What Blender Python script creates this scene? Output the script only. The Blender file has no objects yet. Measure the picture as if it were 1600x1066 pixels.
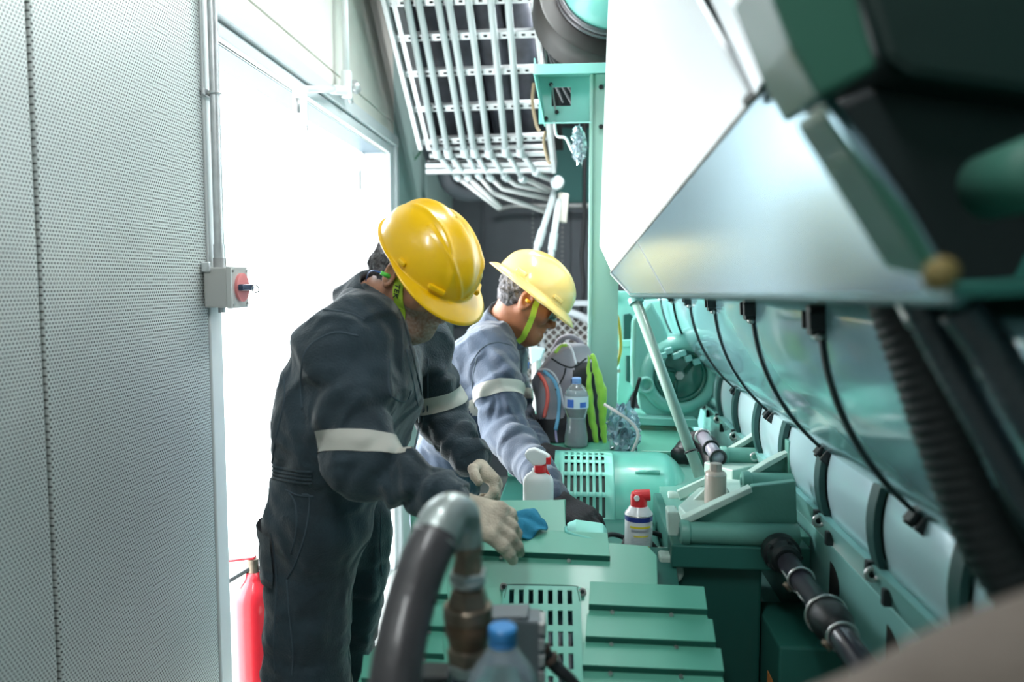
import bpy, bmesh, math, random
import numpy as np
from mathutils import Vector, Matrix
from mathutils.bvhtree import BVHTree
random.seed(7); rng = np.random.RandomState(7)
S = bpy.context.scene
COL = S.collection
PI = math.pi

# ---------------------------------------------------------------- camera, world, lights
F = 1200.0
PSI = math.atan(.0856); TH = math.atan(95/1200)
FW = np.array([-math.sin(PSI)*math.cos(TH), math.cos(PSI)*math.cos(TH), -math.sin(TH)])
RT = np.array([math.cos(PSI), math.sin(PSI), 0.0]); UP = np.cross(RT, FW)
CAM = np.array([0, 0, 1.5])
cd = bpy.data.cameras.new('camera'); cam = bpy.data.objects.new('camera', cd); COL.objects.link(cam)
cam.matrix_world = Matrix(((RT[0], UP[0], -FW[0], 0), (RT[1], UP[1], -FW[1], 0), (RT[2], UP[2], -FW[2], 1.5), (0, 0, 0, 1)))
cd.sensor_width = 36; cd.lens = 27; cd.clip_start = .02
cd.dof.use_dof = True; cd.dof.focus_distance = 1.95; cd.dof.aperture_fstop = 2.2
S.camera = cam
W = bpy.data.worlds.new('overcast_sky'); S.world = W; W.use_nodes = True
W.node_tree.nodes['Background'].inputs[0].default_value = (.90, .96, 1, 1)
W.node_tree.nodes['Background'].inputs[1].default_value = 8.0

def area(name, loc, target, sx, sy, power, col=(1, 1, 1)):
    l = bpy.data.lights.new(name, 'AREA'); l.shape = 'RECTANGLE'; l.size = sx; l.size_y = sy; l.energy = power; l.color = col
    o = bpy.data.objects.new(name, l); COL.objects.link(o); o.location = loc
    o.rotation_euler = (Vector(target)-Vector(loc)).to_track_quat('-Z', 'Y').to_euler()
    return o
sun = bpy.data.lights.new('sun', 'SUN'); sun.energy = 2.2; sun.angle = .25; sun.color = (1, .97, .92)
so = bpy.data.objects.new('sun', sun); COL.objects.link(so); so.location = (-6, 5, 8)
so.rotation_euler = Vector((.90, -.06, -.40)).to_track_quat('-Z', 'Y').to_euler()
area('added_fill_light', (.05, 2.4, 2.98), (.05, 2.4, 0), .15, 1.2, 14, (.95, 1, 1))  # added fill over the aisle, from an unseen lamp
area('added_fill_light', (-.35, .3, 2.98), (-.25, 1.2, 0), .15, 1.2, 24, (.95, 1, 1))  # added frontal fill from behind the viewpoint
area('added_fill_light', (.15, 3.3, 2.98), (.25, 3.1, 1.0), .15, 1.2, 42, (.95, 1, 1))  # added fill to brighten the blower and far engine covers
S.view_settings.view_transform = 'Standard'; S.view_settings.look = 'None'
S.view_settings.gamma = 1; S.view_settings.exposure = .6; S.view_settings.use_curve_mapping = False

# ---------------------------------------------------------------- helpers
def ray(x, y): return FW*F + RT*(x-800) + UP*(533-y)
def at(x, y, Y): d = ray(x, y); return CAM + d*(Y/d[1])
def atX(x, y, X): d = ray(x, y); return CAM + d*(X/d[0])
def atP(x, y, P0, N):
    d = ray(x, y); return CAM + d*(np.dot(np.array(P0)-CAM, N)/np.dot(d, N))
def nrm(v): v = np.array(v, float); return v/np.linalg.norm(v)

MATS = {}
def mat(name, col, rough=.5, metal=0, bump=0, bscale=60, var=0, vscale=6, coat=0, trans=0, sheen=0, emit=0, sss=0, col2=None, stretch=None, crease=0):
    if name in MATS: return MATS[name]
    m = bpy.data.materials.new(name); m.use_nodes = True; nt = m.node_tree; N = nt.nodes; L = nt.links
    b = N['Principled BSDF']; b.inputs['Base Color'].default_value = (*col, 1)
    b.inputs['Roughness'].default_value = rough; b.inputs['Metallic'].default_value = metal
    b.inputs['Coat Weight'].default_value = coat; b.inputs['Coat Roughness'].default_value = .08
    b.inputs['Transmission Weight'].default_value = trans
    b.inputs['Sheen Weight'].default_value = sheen
    if sss: b.inputs['Subsurface Weight'].default_value = sss; b.inputs['Subsurface Scale'].default_value = .02
    if emit: b.inputs['Emission Color'].default_value = (*col, 1); b.inputs['Emission Strength'].default_value = emit
    tc = N.new('ShaderNodeTexCoord'); src = tc.outputs['Object']
    if stretch:
        mp = N.new('ShaderNodeMapping'); mp.inputs['Scale'].default_value = stretch; L.new(src, mp.inputs[0]); src = mp.outputs[0]
    if var or col2:
        n = N.new('ShaderNodeTexNoise'); n.inputs['Scale'].default_value = vscale; n.inputs['Detail'].default_value = 5; L.new(src, n.inputs[0])
        r = N.new('ShaderNodeValToRGB'); r.color_ramp.elements[0].position = .35; r.color_ramp.elements[1].position = .68
        c2 = col2 or tuple(min(1, c*(1+var)) for c in col); c1 = col if col2 else tuple(c*(1-var) for c in col)
        r.color_ramp.elements[0].color = (*c1, 1); r.color_ramp.elements[1].color = (*c2, 1)
        L.new(n.outputs[0], r.inputs[0]); L.new(r.outputs[0], b.inputs['Base Color'])
    if bump:
        n2 = N.new('ShaderNodeTexNoise'); n2.inputs['Scale'].default_value = bscale; n2.inputs['Detail'].default_value = 4; L.new(src, n2.inputs[0])
        bp = N.new('ShaderNodeBump'); bp.inputs['Strength'].default_value = bump; bp.inputs['Distance'].default_value = .01
        L.new(n2.outputs[0], bp.inputs['Height']); L.new(bp.outputs[0], b.inputs['Normal'])
    if crease:
        n3 = N.new('ShaderNodeTexNoise'); n3.inputs['Scale'].default_value = 8; n3.inputs['Detail'].default_value = 3; n3.inputs['Distortion'].default_value = 1.4; L.new(tc.outputs['Object'], n3.inputs[0])
        try: n3.noise_type = 'RIDGED_MULTIFRACTAL'
        except Exception: pass
        b3 = N.new('ShaderNodeBump'); b3.inputs['Strength'].default_value = crease; b3.inputs['Distance'].default_value = .06
        L.new(n3.outputs[0], b3.inputs['Height'])
        if bump: L.new(bp.outputs[0], b3.inputs['Normal'])
        L.new(b3.outputs[0], b.inputs['Normal'])
    MATS[name] = m; return m

def root_loc(p):
    while p.parent: p = p.parent
    return np.array(p.location)
def put(name, verts, faces, m, parent=None, smooth=False, bevel=0, solid=0, auto=None, kind=None, label=None):
    verts = np.array(verts, float)
    if parent is not None: L = root_loc(parent)
    else:
        mn, mx = verts.min(0), verts.max(0); L = np.array([(mn[0]+mx[0])/2, (mn[1]+mx[1])/2, mn[2]])
    me = bpy.data.meshes.new(name); me.from_pydata([tuple(v) for v in (verts-L)], [], faces); me.update()
    if smooth:
        me.polygons.foreach_set('use_smooth', [True]*len(me.polygons))
        if auto: 
            try: me.set_sharp_from_angle(angle=math.radians(auto))
            except Exception: pass
    o = bpy.data.objects.new(name, me); COL.objects.link(o)
    if m: me.materials.append(m)
    if parent is not None: o.parent = parent
    else: o.location = L
    if solid:
        s = o.modifiers.new('s', 'SOLIDIFY'); s.thickness = solid; s.offset = -1
    if bevel:
        b = o.modifiers.new('b', 'BEVEL'); b.width = bevel; b.segments = 2; b.limit_method = 'ANGLE'; b.angle_limit = .6
    if kind: o['kind'] = kind
    if label: o['label'] = label
    return o
def thing(name, label, cat, loc, group=None):
    o = bpy.data.objects.new(name, None); COL.objects.link(o); o.location = tuple(loc); o.empty_display_size = .05
    o['label'] = label; o['category'] = cat
    if group: o['group'] = group
    return o
def tag(o, label, cat, group=None):
    o['label'] = label; o['category'] = cat
    if group: o['group'] = group
    return o
def frame(d):
    d = nrm(d); a = np.array([0, 0, 1.]) if abs(d[2]) < .9 else np.array([1., 0, 0])
    u = nrm(np.cross(a, d)); v = np.cross(d, u); return u, v, d
class MB:
    def __init__(s): s.v = []; s.f = []
    def add(s, vs, fs):
        n = len(s.v); s.v += [tuple(map(float, q)) for q in vs]; s.f += [tuple(i+n for i in f) for f in fs]; return s
    def box(s, a, b):
        x0, x1 = sorted((a[0], b[0])); y0, y1 = sorted((a[1], b[1])); z0, z1 = sorted((a[2], b[2]))
        return s.add([(x0, y0, z0), (x1, y0, z0), (x1, y1, z0), (x0, y1, z0), (x0, y0, z1), (x1, y0, z1), (x1, y1, z1), (x0, y1, z1)],
                     [(0, 3, 2, 1), (4, 5, 6, 7), (0, 1, 5, 4), (1, 2, 6, 5), (2, 3, 7, 6), (3, 0, 4, 7)])
    def obox(s, c, ax, ay, az):     # oriented box, half axis vectors
        c = np.array(c); ax, ay, az = map(np.array, (ax, ay, az)); vs = []
        for z in (-1, 1):
            for x, y in ((-1, -1), (1, -1), (1, 1), (-1, 1)): vs.append(c+ax*x+ay*y+az*z)
        return s.add(vs, [(0, 3, 2, 1), (4, 5, 6, 7), (0, 1, 5, 4), (1, 2, 6, 5), (2, 3, 7, 6), (3, 0, 4, 7)])
    def prism(s, pts, d):
        pts = [np.array(p, float) for p in pts]; d = np.array(d, float); n = len(pts)
        return s.add(pts+[p+d for p in pts], [tuple(range(n))[::-1], tuple(range(n, 2*n))]+[(i, (i+1) % n, n+(i+1) % n, n+i) for i in range(n)])
    def tube(s, pts, r, n=12, cap=True):
        pts = [np.array(p, float) for p in pts]; m = len(pts)
        rs = r if hasattr(r, '__len__') else [r]*m
        T = [nrm(pts[min(i+1, m-1)]-pts[max(i-1, 0)]) for i in range(m)]
        u, v, _ = frame(T[0]); vs = []
        for i in range(m):
            u = nrm(u-T[i]*np.dot(u, T[i])); v = np.cross(T[i], u)
            for k in range(n): a = 2*PI*k/n; vs.append(pts[i]+rs[i]*(math.cos(a)*u+math.sin(a)*v))
        fs = [(i*n+k, i*n+(k+1) % n, (i+1)*n+(k+1) % n, (i+1)*n+k) for i in range(m-1) for k in range(n)]
        if cap: fs += [tuple(range(n))[::-1], tuple(range((m-1)*n, m*n))]
        return s.add(vs, fs)
    def cyl(s, a, b, r, r2=None, n=20): return s.tube([a, b], [r, r if r2 is None else r2], n)
    def hexa(s, a, b, r): return s.tube([a, b], r, 6)
    def lathe(s, c, ax, prof, n=24, sq=None):       # prof: (radius, height)
        u, v, d = frame(ax); c = np.array(c, float); vs = []
        for r, h in prof:
            for k in range(n): a = 2*PI*k/n; vs.append(c+d*h+r*(math.cos(a)*u+math.sin(a)*v))
        m = len(prof); fs = [(i*n+k, i*n+(k+1) % n, (i+1)*n+(k+1) % n, (i+1)*n+k) for i in range(m-1) for k in range(n)]
        fs += [tuple(range(n))[::-1], tuple(range((m-1)*n, m*n))]
        return s.add(vs, fs)
    def ring(s, c, ax, R, r, n=32, k=10):
        u, v, d = frame(ax); c = np.array(c, float); vs = []
        for i in range(n):
            a = 2*PI*i/n; e = math.cos(a)*u+math.sin(a)*v
            for j in range(k): b = 2*PI*j/k; vs.append(c+e*(R+r*math.cos(b))+d*r*math.sin(b))
        return s.add(vs, [(i*k+j, ((i+1) % n)*k+j, ((i+1) % n)*k+(j+1) % k, i*k+(j+1) % k) for i in range(n) for j in range(k)])
    def put(s, name, m, parent=None, **k): return put(name, s.v, s.f, m, parent, **k)
def spline(pts, n=8):
    pts = [np.array(p, float) for p in pts]; P = [2*pts[0]-pts[1]]+pts+[2*pts[-1]-pts[-2]]; out = []
    for i in range(1, len(P)-2):
        for k in range(n):
            t = k/n; a, b, c, d = P[i-1:i+3]
            out.append(.5*((2*b)+(-a+c)*t+(2*a-5*b+4*c-d)*t*t+(-a+3*b-3*c+d)*t**3))
    return out+[pts[-1]]
def poly(pxs, Y, thick): return MB().prism([at(x, y, Y) for x, y in pxs], (0, thick, 0))
def grid(fn, us, vs, holes=()):
    V = [fn(u, v) for u in us for v in vs]; nv = len(vs); Fc = []
    for i in range(len(us)-1):
        for j in range(nv-1):
            if (i, j) not in holes: Fc.append((i*nv+j, (i+1)*nv+j, (i+1)*nv+j+1, i*nv+j+1))
    return V, Fc
def text(body, size, pos, xdir, ydir, m, parent, name='lettering', depth=.0006):
    cu = bpy.data.curves.new(name, 'FONT'); cu.body = body; cu.size = size; cu.extrude = depth; cu.align_x = 'CENTER'; cu.align_y = 'CENTER'
    cu.resolution_u = 3
    o = bpy.data.objects.new(name+'_tmp', cu); COL.objects.link(o)
    dg = bpy.context.evaluated_depsgraph_get(); me = bpy.data.meshes.new_from_object(o.evaluated_get(dg)); bpy.data.objects.remove(o)
    x = nrm(xdir); y = nrm(np.array(ydir)-x*np.dot(ydir, x)); z = np.cross(x, y)
    V = [np.array(pos)+x*v.co.x+y*v.co.y+z*v.co.z for v in me.vertices]
    return put(name, V, [tuple(p.vertices) for p in me.polygons], m, parent)

# ---------------------------------------------------------------- signed-distance bodies
class Field:
    def __init__(s, lo, hi, h):
        s.lo = np.array(lo, float); s.h = h; s.n = np.ceil((np.array(hi)-s.lo)/h).astype(int)+1
        s.V = np.full(s.n, .3, np.float32)
    def sub(s, mn, mx):
        a = np.clip(np.floor((mn-s.lo)/s.h).astype(int), 0, s.n); b = np.clip(np.ceil((mx-s.lo)/s.h).astype(int)+1, 0, s.n)
        if (b <= a).any(): return None
        g = [(s.lo[i]+s.h*np.arange(a[i], b[i])).astype(np.float32) for i in range(3)]
        X, Y, Z = np.meshgrid(*g, indexing='ij'); return (slice(a[0], b[0]), slice(a[1], b[1]), slice(a[2], b[2])), np.stack([X, Y, Z], -1)
    def merge(s, sl, d, k, cut=False):
        v = s.V[sl]
        if cut:
            d = -d; h = np.clip(.5-.5*(v-d)/k, 0, 1); s.V[sl] = v*(1-h)+d*h+k*h*(1-h)
        else:
            h = np.clip(.5+.5*(v-d)/k, 0, 1); s.V[sl] = v*(1-h)+d*h-k*h*(1-h)
    def cone(s, a, b, r1, r2, k=.03, fold=0, ff=200, flat=None, cut=False, ph=0):
        a = np.array(a, float); b = np.array(b, float); R = max(r1, r2)+k+2*s.h+abs(fold)
        q = s.sub(np.minimum(a, b)-R, np.maximum(a, b)+R)
        if q is None: return s
        sl, P = q; ba = b-a; L2 = max(np.dot(ba, ba), 1e-9)
        t = np.clip(((P-a)@ba)/L2, 0, 1); off = P-a-t[..., None]*ba
        if flat is not None:
            n, sc = flat; n = nrm(n); c = off@n; off = off+n*(c*(1/sc-1))[..., None]
        d = np.sqrt((off**2).sum(-1))-(r1+(r2-r1)*t)
        if fold:
            u, v, w = frame(ba); ang = np.arctan2(off@v, off@u)
            ln = t*math.sqrt(L2); w1 = ln*ff+1.6*np.sin(ang+ph)+.9*np.sin(2*ang+ln*60+ph*2)+.5*np.sin(3*ang-ln*35)
            d = d-fold*(np.abs(np.sin(w1*.5))*1.6-.9)*(.45+.55*np.sin(ang*1.5+ln*22+ph)**2)
        s.merge(sl, d.astype(np.float32), k, cut); return s
    def ell(s, c, M, r, k=.02, cut=False):
        c = np.array(c, float); r = np.array(r, float); R = r.max()+k+2*s.h
        q = s.sub(c-R, c+R)
        if q is None: return s
        sl, P = q; l = (P-c)@np.array(M)      # M columns: local axes
        k0 = np.sqrt(((l/r)**2).sum(-1)); k1 = np.sqrt(((l/(r*r))**2).sum(-1))+1e-6
        s.merge(sl, (k0*(k0-1)/k1).astype(np.float32), k, cut); return s
    def clip(s, p, n):      # keep the side opposite to n
        g = [(s.lo[i]+s.h*np.arange(s.n[i])) for i in range(3)]
        d = (g[0]-p[0])[:, None, None]*n[0]+(g[1]-p[1])[None, :, None]*n[1]+(g[2]-p[2])[None, None, :]*n[2]
        s.V = np.maximum(s.V, d.astype(np.float32)); return s
    def noise(s, amp, freq, seed, warp=1.5, st=(1, 1, 1), rid=True):
        r = np.random.RandomState(seed)
        g = [((s.lo[i]+s.h*np.arange(s.n[i]))*freq*st[i]).astype(np.float32) for i in range(3)]
        X, Y, Z = np.meshgrid(*g, indexing='ij'); m = np.abs(s.V) < .05
        X, Y, Z = X[m], Y[m], Z[m]; acc = 0
        wx = np.sin(Y*.7+r.rand()*6)+np.sin(Z*.6+r.rand()*6); wy = np.sin(X*.8+r.rand()*6)+np.sin(Z*.5+r.rand()*6)
        for i in range(4):
            d = r.randn(3); d /= np.linalg.norm(d); a = d[0]*(X+warp*wx)+d[1]*(Y+warp*wy)+d[2]*(Z+warp*wx); a = a*(1+.5*i)+r.rand()*6
            acc = acc+((1-2*np.abs(np.sin(a))) if rid else np.sin(a))/(1+.6*i)
        s.V[m] -= (amp*.5*acc).astype(np.float32); return s
    def mesh(s):
        V = s.V; nx, ny, nz = V.shape; sg = V < 0
        c = [V[i:nx-1+i, j:ny-1+j, k:nz-1+k] for i in (0, 1) for j in (0, 1) for k in (0, 1)]
        ns = sum((x < 0).astype(np.int8) for x in c); act = (ns > 0) & (ns < 8)
        idx = np.full(act.shape, -1, np.int64); ii = np.argwhere(act); idx[act] = np.arange(len(ii))
        cv = np.stack([x[act] for x in c], -1); off = np.array([(i, j, k) for i in (0, 1) for j in (0, 1) for k in (0, 1)], float)
        acc = np.zeros((len(ii), 3)); cnt = np.zeros(len(ii))
        for a in range(8):
            for b in range(a+1, 8):
                if np.abs(off[a]-off[b]).sum() != 1: continue
                va, vb = cv[:, a], cv[:, b]; m = (va < 0) != (vb < 0); t = (va[m]/(va[m]-vb[m]))[:, None]
                acc[m] += off[a]*(1-t)+off[b]*t; cnt[m] += 1
        P = s.lo+s.h*(ii+acc/cnt[:, None]); Fc = []
        for ax in range(3):
            e = [slice(None)]*3; e2 = [slice(None)]*3; e[ax] = slice(0, -1); e2[ax] = slice(1, None)
            A, B = sg[tuple(e)], sg[tuple(e2)]; ch = np.argwhere(A != B); o1, o2 = [(1, 2), (2, 0), (0, 1)][ax]
            ok = (ch[:, o1] > 0) & (ch[:, o2] > 0) & (ch[:, o1] < V.shape[o1]-1) & (ch[:, o2] < V.shape[o2]-1); ch = ch[ok]
            ins = A[tuple(ch.T)]
            q = []
            for d1, d2 in ((-1, -1), (0, -1), (0, 0), (-1, 0)):
                w = ch.copy(); w[:, o1] += d1; w[:, o2] += d2; q.append(idx[tuple(w.T)])
            q = np.stack(q, -1); q[~ins] = q[~ins][:, ::-1]; Fc.append(q)
        Fc = np.concatenate(Fc); Fc = Fc[(Fc >= 0).all(1)]
        return P, [tuple(f) for f in Fc.tolist()]
def strip_of(P, Fc, planes, near, rad, off, th=0):
    """cut a clean region out of a surface: planes=(point, normal) keep the side opposite to normal; lifted by off"""
    P = np.array(P); c = np.array([P[list(f)].mean(0) for f in Fc]) if len(Fc) < 400000 else None
    keep = np.linalg.norm(c-np.array(near), axis=1) < rad
    bm = bmesh.new(); mp = {}
    for i in np.nonzero(keep)[0]:
        vs = []
        for j in Fc[i]:
            if j not in mp: mp[j] = bm.verts.new(P[j])
            vs.append(mp[j])
        try: bm.faces.new(vs)
        except ValueError: pass
    for p, n in planes:
        bmesh.ops.bisect_plane(bm, geom=bm.verts[:]+bm.edges[:]+bm.faces[:], plane_co=Vector(p), plane_no=Vector(n), clear_outer=True)
    bm.normal_update()
    for v in bm.verts: v.co += v.normal*off
    bm.verts.index_update(); V = [tuple(v.co) for v in bm.verts]; Fo = [tuple(v.index for v in f.verts) for f in bm.faces]; bm.free()
    return V, Fo
# ---------------------------------------------------------------- materials
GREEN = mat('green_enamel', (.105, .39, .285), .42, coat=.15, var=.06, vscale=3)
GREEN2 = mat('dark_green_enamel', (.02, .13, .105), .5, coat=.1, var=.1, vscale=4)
TEAL = mat('teal_enamel', (.27, .58, .55), .30, coat=.5, var=.05, vscale=3)
TEALG = mat('glossy_teal_cover', (.33, .60, .66), .18, metal=.2, coat=.8, var=.10, vscale=5)
TURQ = mat('turquoise_enamel', (.30, .68, .61), .3, coat=.3)
SILV_LIT = mat('lit_sheet_metal', (.86, .89, .92), .45, metal=.25, bump=.03, bscale=30, stretch=(1, .15, 1))  # shield metal with the door light put into its pale colour
SILV_SHADE = mat('shaded_sheet_metal', (.24, .37, .43), .24, metal=.7, var=.18, vscale=3, stretch=(1, .35, 1))  # same shield's lower side, its darker tone painted into the colour
WHITE = mat('white_painted_steel', (.78, .82, .82), .4, coat=.1, var=.03)
WALLG = mat('grey_green_painted_steel', (.58, .66, .63), .55, var=.06, vscale=2)
DARKW = mat('dark_grey_painted_steel', (.085, .095, .11), .6, var=.15, vscale=2)
BLACK = mat('black_rubber', (.012, .013, .015), .45, bump=.1, bscale=80)
BLK = mat('black_painted_metal', (.02, .025, .027), .4, metal=.2)
GALV = mat('galvanised_steel', (.62, .64, .65), .38, metal=.55, var=.1, vscale=30)
GALVD = mat('dull_galvanised_steel', (.42, .42, .42), .45, metal=.5, var=.15, vscale=20)
STEEL = mat('steel', (.55, .55, .54), .3, metal=.9)
BRASS = mat('tarnished_brass', (.24, .19, .145), .42, metal=.75, var=.3, vscale=25, bump=.1, bscale=60)
BRASSD = mat('brown_oxidised_brass', (.15, .095, .06), .42, metal=.6, var=.35, vscale=22, bump=.1, bscale=60)
RED = mat('red_enamel', (.70, .02, .035), .3, coat=.4)
REDP = mat('red_plastic', (.80, .03, .04), .35)
WHP = mat('white_plastic', (.86, .88, .88), .4)
FLOORM = mat('pale_floor_paint', (.50, .52, .50), .6, var=.12, vscale=2.5)
CONC = mat('pale_concrete', (.62, .62, .60), .8, var=.08, vscale=1.2, bump=.1)  # light-coloured concrete
CEIL = mat('ceiling_panel', (.10, .11, .12), .7)
CLEAR = mat('clear_plastic', (.93, .97, 1), .04, trans=.95)
CLEARB = mat('blue_tinted_plastic', (.55, .75, .92), .06, trans=.85)
WATER = mat('water', (.85, .92, 1), .0, trans=.72)
RUST = mat('rusty_green_casting', (.10, .30, .23), .6, col2=(.22, .14, .07), vscale=9, bump=.2)
CAST = mat('pale_green_casting', (.46, .60, .54), .42, coat=.2, var=.08, vscale=8, bump=.08, bscale=120)
BROWN = mat('grey_brown_lagging', (.15, .12, .10), .75, var=.15, vscale=8, bump=.2)

def perforated():
    m = bpy.data.materials.new('perforated_steel'); m.use_nodes = True; nt = m.node_tree; N = nt.nodes; L = nt.links
    b = N['Principled BSDF']; b.inputs['Roughness'].default_value = .45; b.inputs['Metallic'].default_value = .25
    tc = N.new('ShaderNodeTexCoord'); sp = N.new('ShaderNodeSeparateXYZ'); L.new(tc.outputs['Object'], sp.inputs[0])
    def M(op, a, b_=None, c=None):
        n = N.new('ShaderNodeMath'); n.operation = op
        for i, q in enumerate((a, b_, c)):
            if q is None: continue
            if isinstance(q, (int, float)): n.inputs[i].default_value = q
            else: L.new(q, n.inputs[i])
        return n.outputs[0]
    p, rh = .0082, .0071
    v = M('DIVIDE', sp.outputs['Z'], rh); row = M('FLOOR', v); fv = M('SUBTRACT', M('FRACT', v), .5)
    sh = M('MULTIPLY', M('FLOORED_MODULO', row, 2.0), .5); u = M('ADD', M('DIVIDE', sp.outputs['Y'], p), sh); fu = M('SUBTRACT', M('FRACT', u), .5)
    d = M('SQRT', M('ADD', M('POWER', M('MULTIPLY', fu, p), 2.0), M('POWER', M('MULTIPLY', fv, rh), 2.0)))
    mr = N.new('ShaderNodeMapRange'); mr.inputs[1].default_value = .0018; mr.inputs[2].default_value = .0026; L.new(d, mr.inputs[0])
    n = N.new('ShaderNodeTexNoise'); n.inputs['Scale'].default_value = 2.2; n.inputs['Detail'].default_value = 6; L.new(tc.outputs['Object'], n.inputs[0])
    r = N.new('ShaderNodeValToRGB'); r.color_ramp.elements[0].position = .3; r.color_ramp.elements[0].color = (.62, .67, .66, 1)
    r.color_ramp.elements[1].position = .75; r.color_ramp.elements[1].color = (.76, .80, .78, 1); L.new(n.outputs[0], r.inputs[0])
    mx = N.new('ShaderNodeMix'); mx.data_type = 'RGBA'; mx.inputs[6].default_value = (.05, .06, .06, 1)
    L.new(mr.outputs[0], mx.inputs[0]); L.new(r.outputs[0], mx.inputs[7]); L.new(mx.outputs[2], b.inputs['Base Color'])
    bp = N.new('ShaderNodeBump'); bp.inputs['Strength'].default_value = .6; bp.inputs['Distance'].default_value = .002
    L.new(mr.outputs[0], bp.inputs['Height']); L.new(bp.outputs[0], b.inputs['Normal'])
    return m
PERF = perforated()

# ---------------------------------------------------------------- setting
WX = -.95; WT = .12; D0, D1, DZ = 1.93, 3.80, 2.13; CZ = 3.05; YB = 5.75; RX = 2.3; Y0 = -1.2
def structure(o): o['kind'] = 'structure'; return o
fl = structure(MB().box((WX-WT, Y0, -.1), (RX, YB, 0)).put('floor', FLOORM))
structure(MB().box((-14, -8, -.16), (WX-WT, 16, -.06)).put('ground', CONC))
cl = structure(MB().box((WX-WT, Y0, CZ), (RX, YB, CZ+.1)).put('ceiling', CEIL))
wb = structure(MB().box((WX-WT, YB, 0), (RX, YB+.1, CZ)).put('wall_back', DARKW))
structure(MB().box((RX, Y0, 0), (RX+.1, YB, CZ)).put('wall_right', DARKW))
structure(MB().box((WX-WT, Y0-.1, 0), (RX+.1, Y0, CZ)).put('wall_front', WALLG))
wl = MB(); wl.box((WX-WT, Y0, 0), (WX, D0, CZ)).box((WX-WT, D1, 0), (WX, YB, CZ)).box((WX-WT, D0, DZ), (WX, D1, CZ))
wl = structure(wl.put('wall_left', WALLG))
# perforated panels with a smooth edge strip
sy = 1.264
for a, b in ((-.9, .28), (.29, sy-.008), (sy+.004, D0-.066)):
    MB().box((WX, a, .02), (WX+.022, b, CZ-.02)).put('perforated_panel', PERF, wl, bevel=.003)
MB().box((WX, D0-.062, .0), (WX+.026, D0, CZ-.02)).put('edge_strip', WHITE, wl, bevel=.003)
MB().box((WX+.001, sy-.008, .02), (WX+.006, sy+.004, CZ-.02)).put('panel_joint', mat('dirty_sealant', (.16, .13, .09), .9, var=.5, vscale=40), wl)
# upper smooth panels over the door and beyond, with recessed joints
MB().box((WX, D0+.004, 2.30), (WX+.012, D1+.12, CZ-.02)).put('upper_panel', mat('warm_white_panel', (.80, .78, .72), .5, var=.04, vscale=2), wl, bevel=.002)
MB().box((WX, D0+.004, 2.225), (WX+.012, D1+.12, 2.292)).put('upper_panel', mat('warm_white_panel', (.6, .6, .6)), wl, bevel=.002)
for a, b in ((D1+.125, 4.75), (4.76, YB)):
    MB().box((WX, a, .02), (WX+.012, b, CZ-.02)).put('wall_panel', mat('blue_green_wall_panel', (.46, .62, .60), .45, var=.08, vscale=1.5, coat=.1), wl, bevel=.003)
# door frame
df = thing('door_1', None, None, (WX, (D0+D1)/2, 0)); del df['label'], df['category']; df['kind'] = 'structure'
TRIMW = mat('pale_trim_paint', (.62, .66, .68), .4, coat=.1)
z = DZ
MB().box((WX, D0, z+.045), (WX+.035, D1+.12, z+.095)).put('head_trim', TRIMW, df, bevel=.004)
MB().box((WX-.01, D0, z), (WX+.018, D1+.07, z+.040)).put('head_trim', TRIMW, df, bevel=.004)
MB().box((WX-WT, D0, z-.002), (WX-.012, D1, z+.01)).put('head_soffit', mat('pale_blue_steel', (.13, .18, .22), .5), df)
MB().box((WX, D1+.07, 0), (WX+.035, D1+.12, z+.045)).put('jamb_trim', TRIMW, df, bevel=.004)
MB().box((WX-.01, D1, 0), (WX+.018, D1+.066, z)).put('jamb_trim', TRIMW, df, bevel=.004)
MB().box((WX-WT, D1-.004, 0), (WX-.012, D1+.002, z)).put('jamb_lining', TRIMW, df)
MB().box((WX-WT, D0, -.0), (WX, D1, .02)).put('threshold', GALV, df)
# open outer leaf of the door
d2 = structure(MB().box((WX-WT-.95, D1-.01, .05), (WX-WT-.012, D1+.04, 2.135)).put('door_2', WHITE, bevel=.003))
MB().box((WX-WT-.96, D1-.016, 2.125), (WX-WT-.005, D1-.010, 2.139)).put('leaf_seal', GALVD, d2)
MB().box((WX-WT-.016, D1-.03, .1), (WX-WT-.004, D1-.008, 2.13)).put('leaf_edge', GALVD, d2)
for zz in (.4, 1.25, 1.95): MB().cyl((WX-WT-.012, D1-.035, zz), (WX-WT-.012, D1-.035, zz+.09), .011).put('hinge', STEEL, d2)
# back wall ribs, rails and pipe
for x in (-.72, -.30, -.08, .25, .75): MB().box((x, YB-.03, 0), (x+.018, YB, CZ)).put('wall_rib', DARKW, wb)
for x in (-.30, -.08):
    m = MB()
    for i in range(38): m.box((x-.045, YB-.008, 1.25+i*.035), (x-.03, YB, 1.268+i*.035))
    m.put('perforated_strip', mat('slotted_strip', (.22, .22, .23), .5), wb, kind='stuff')
structure(MB().box((WX, YB-.05, 1.17), (RX, YB, 1.25)).put('trim_1', mat('mid_grey_trim', (.24, .27, .29), .5), bevel=.004))
MB().tube([at(778, 327, 5.6), at(800, 322, 5.6), at(1000, 321, 5.6)], .02).put('wall_pipe', GALVD, wb)

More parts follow.
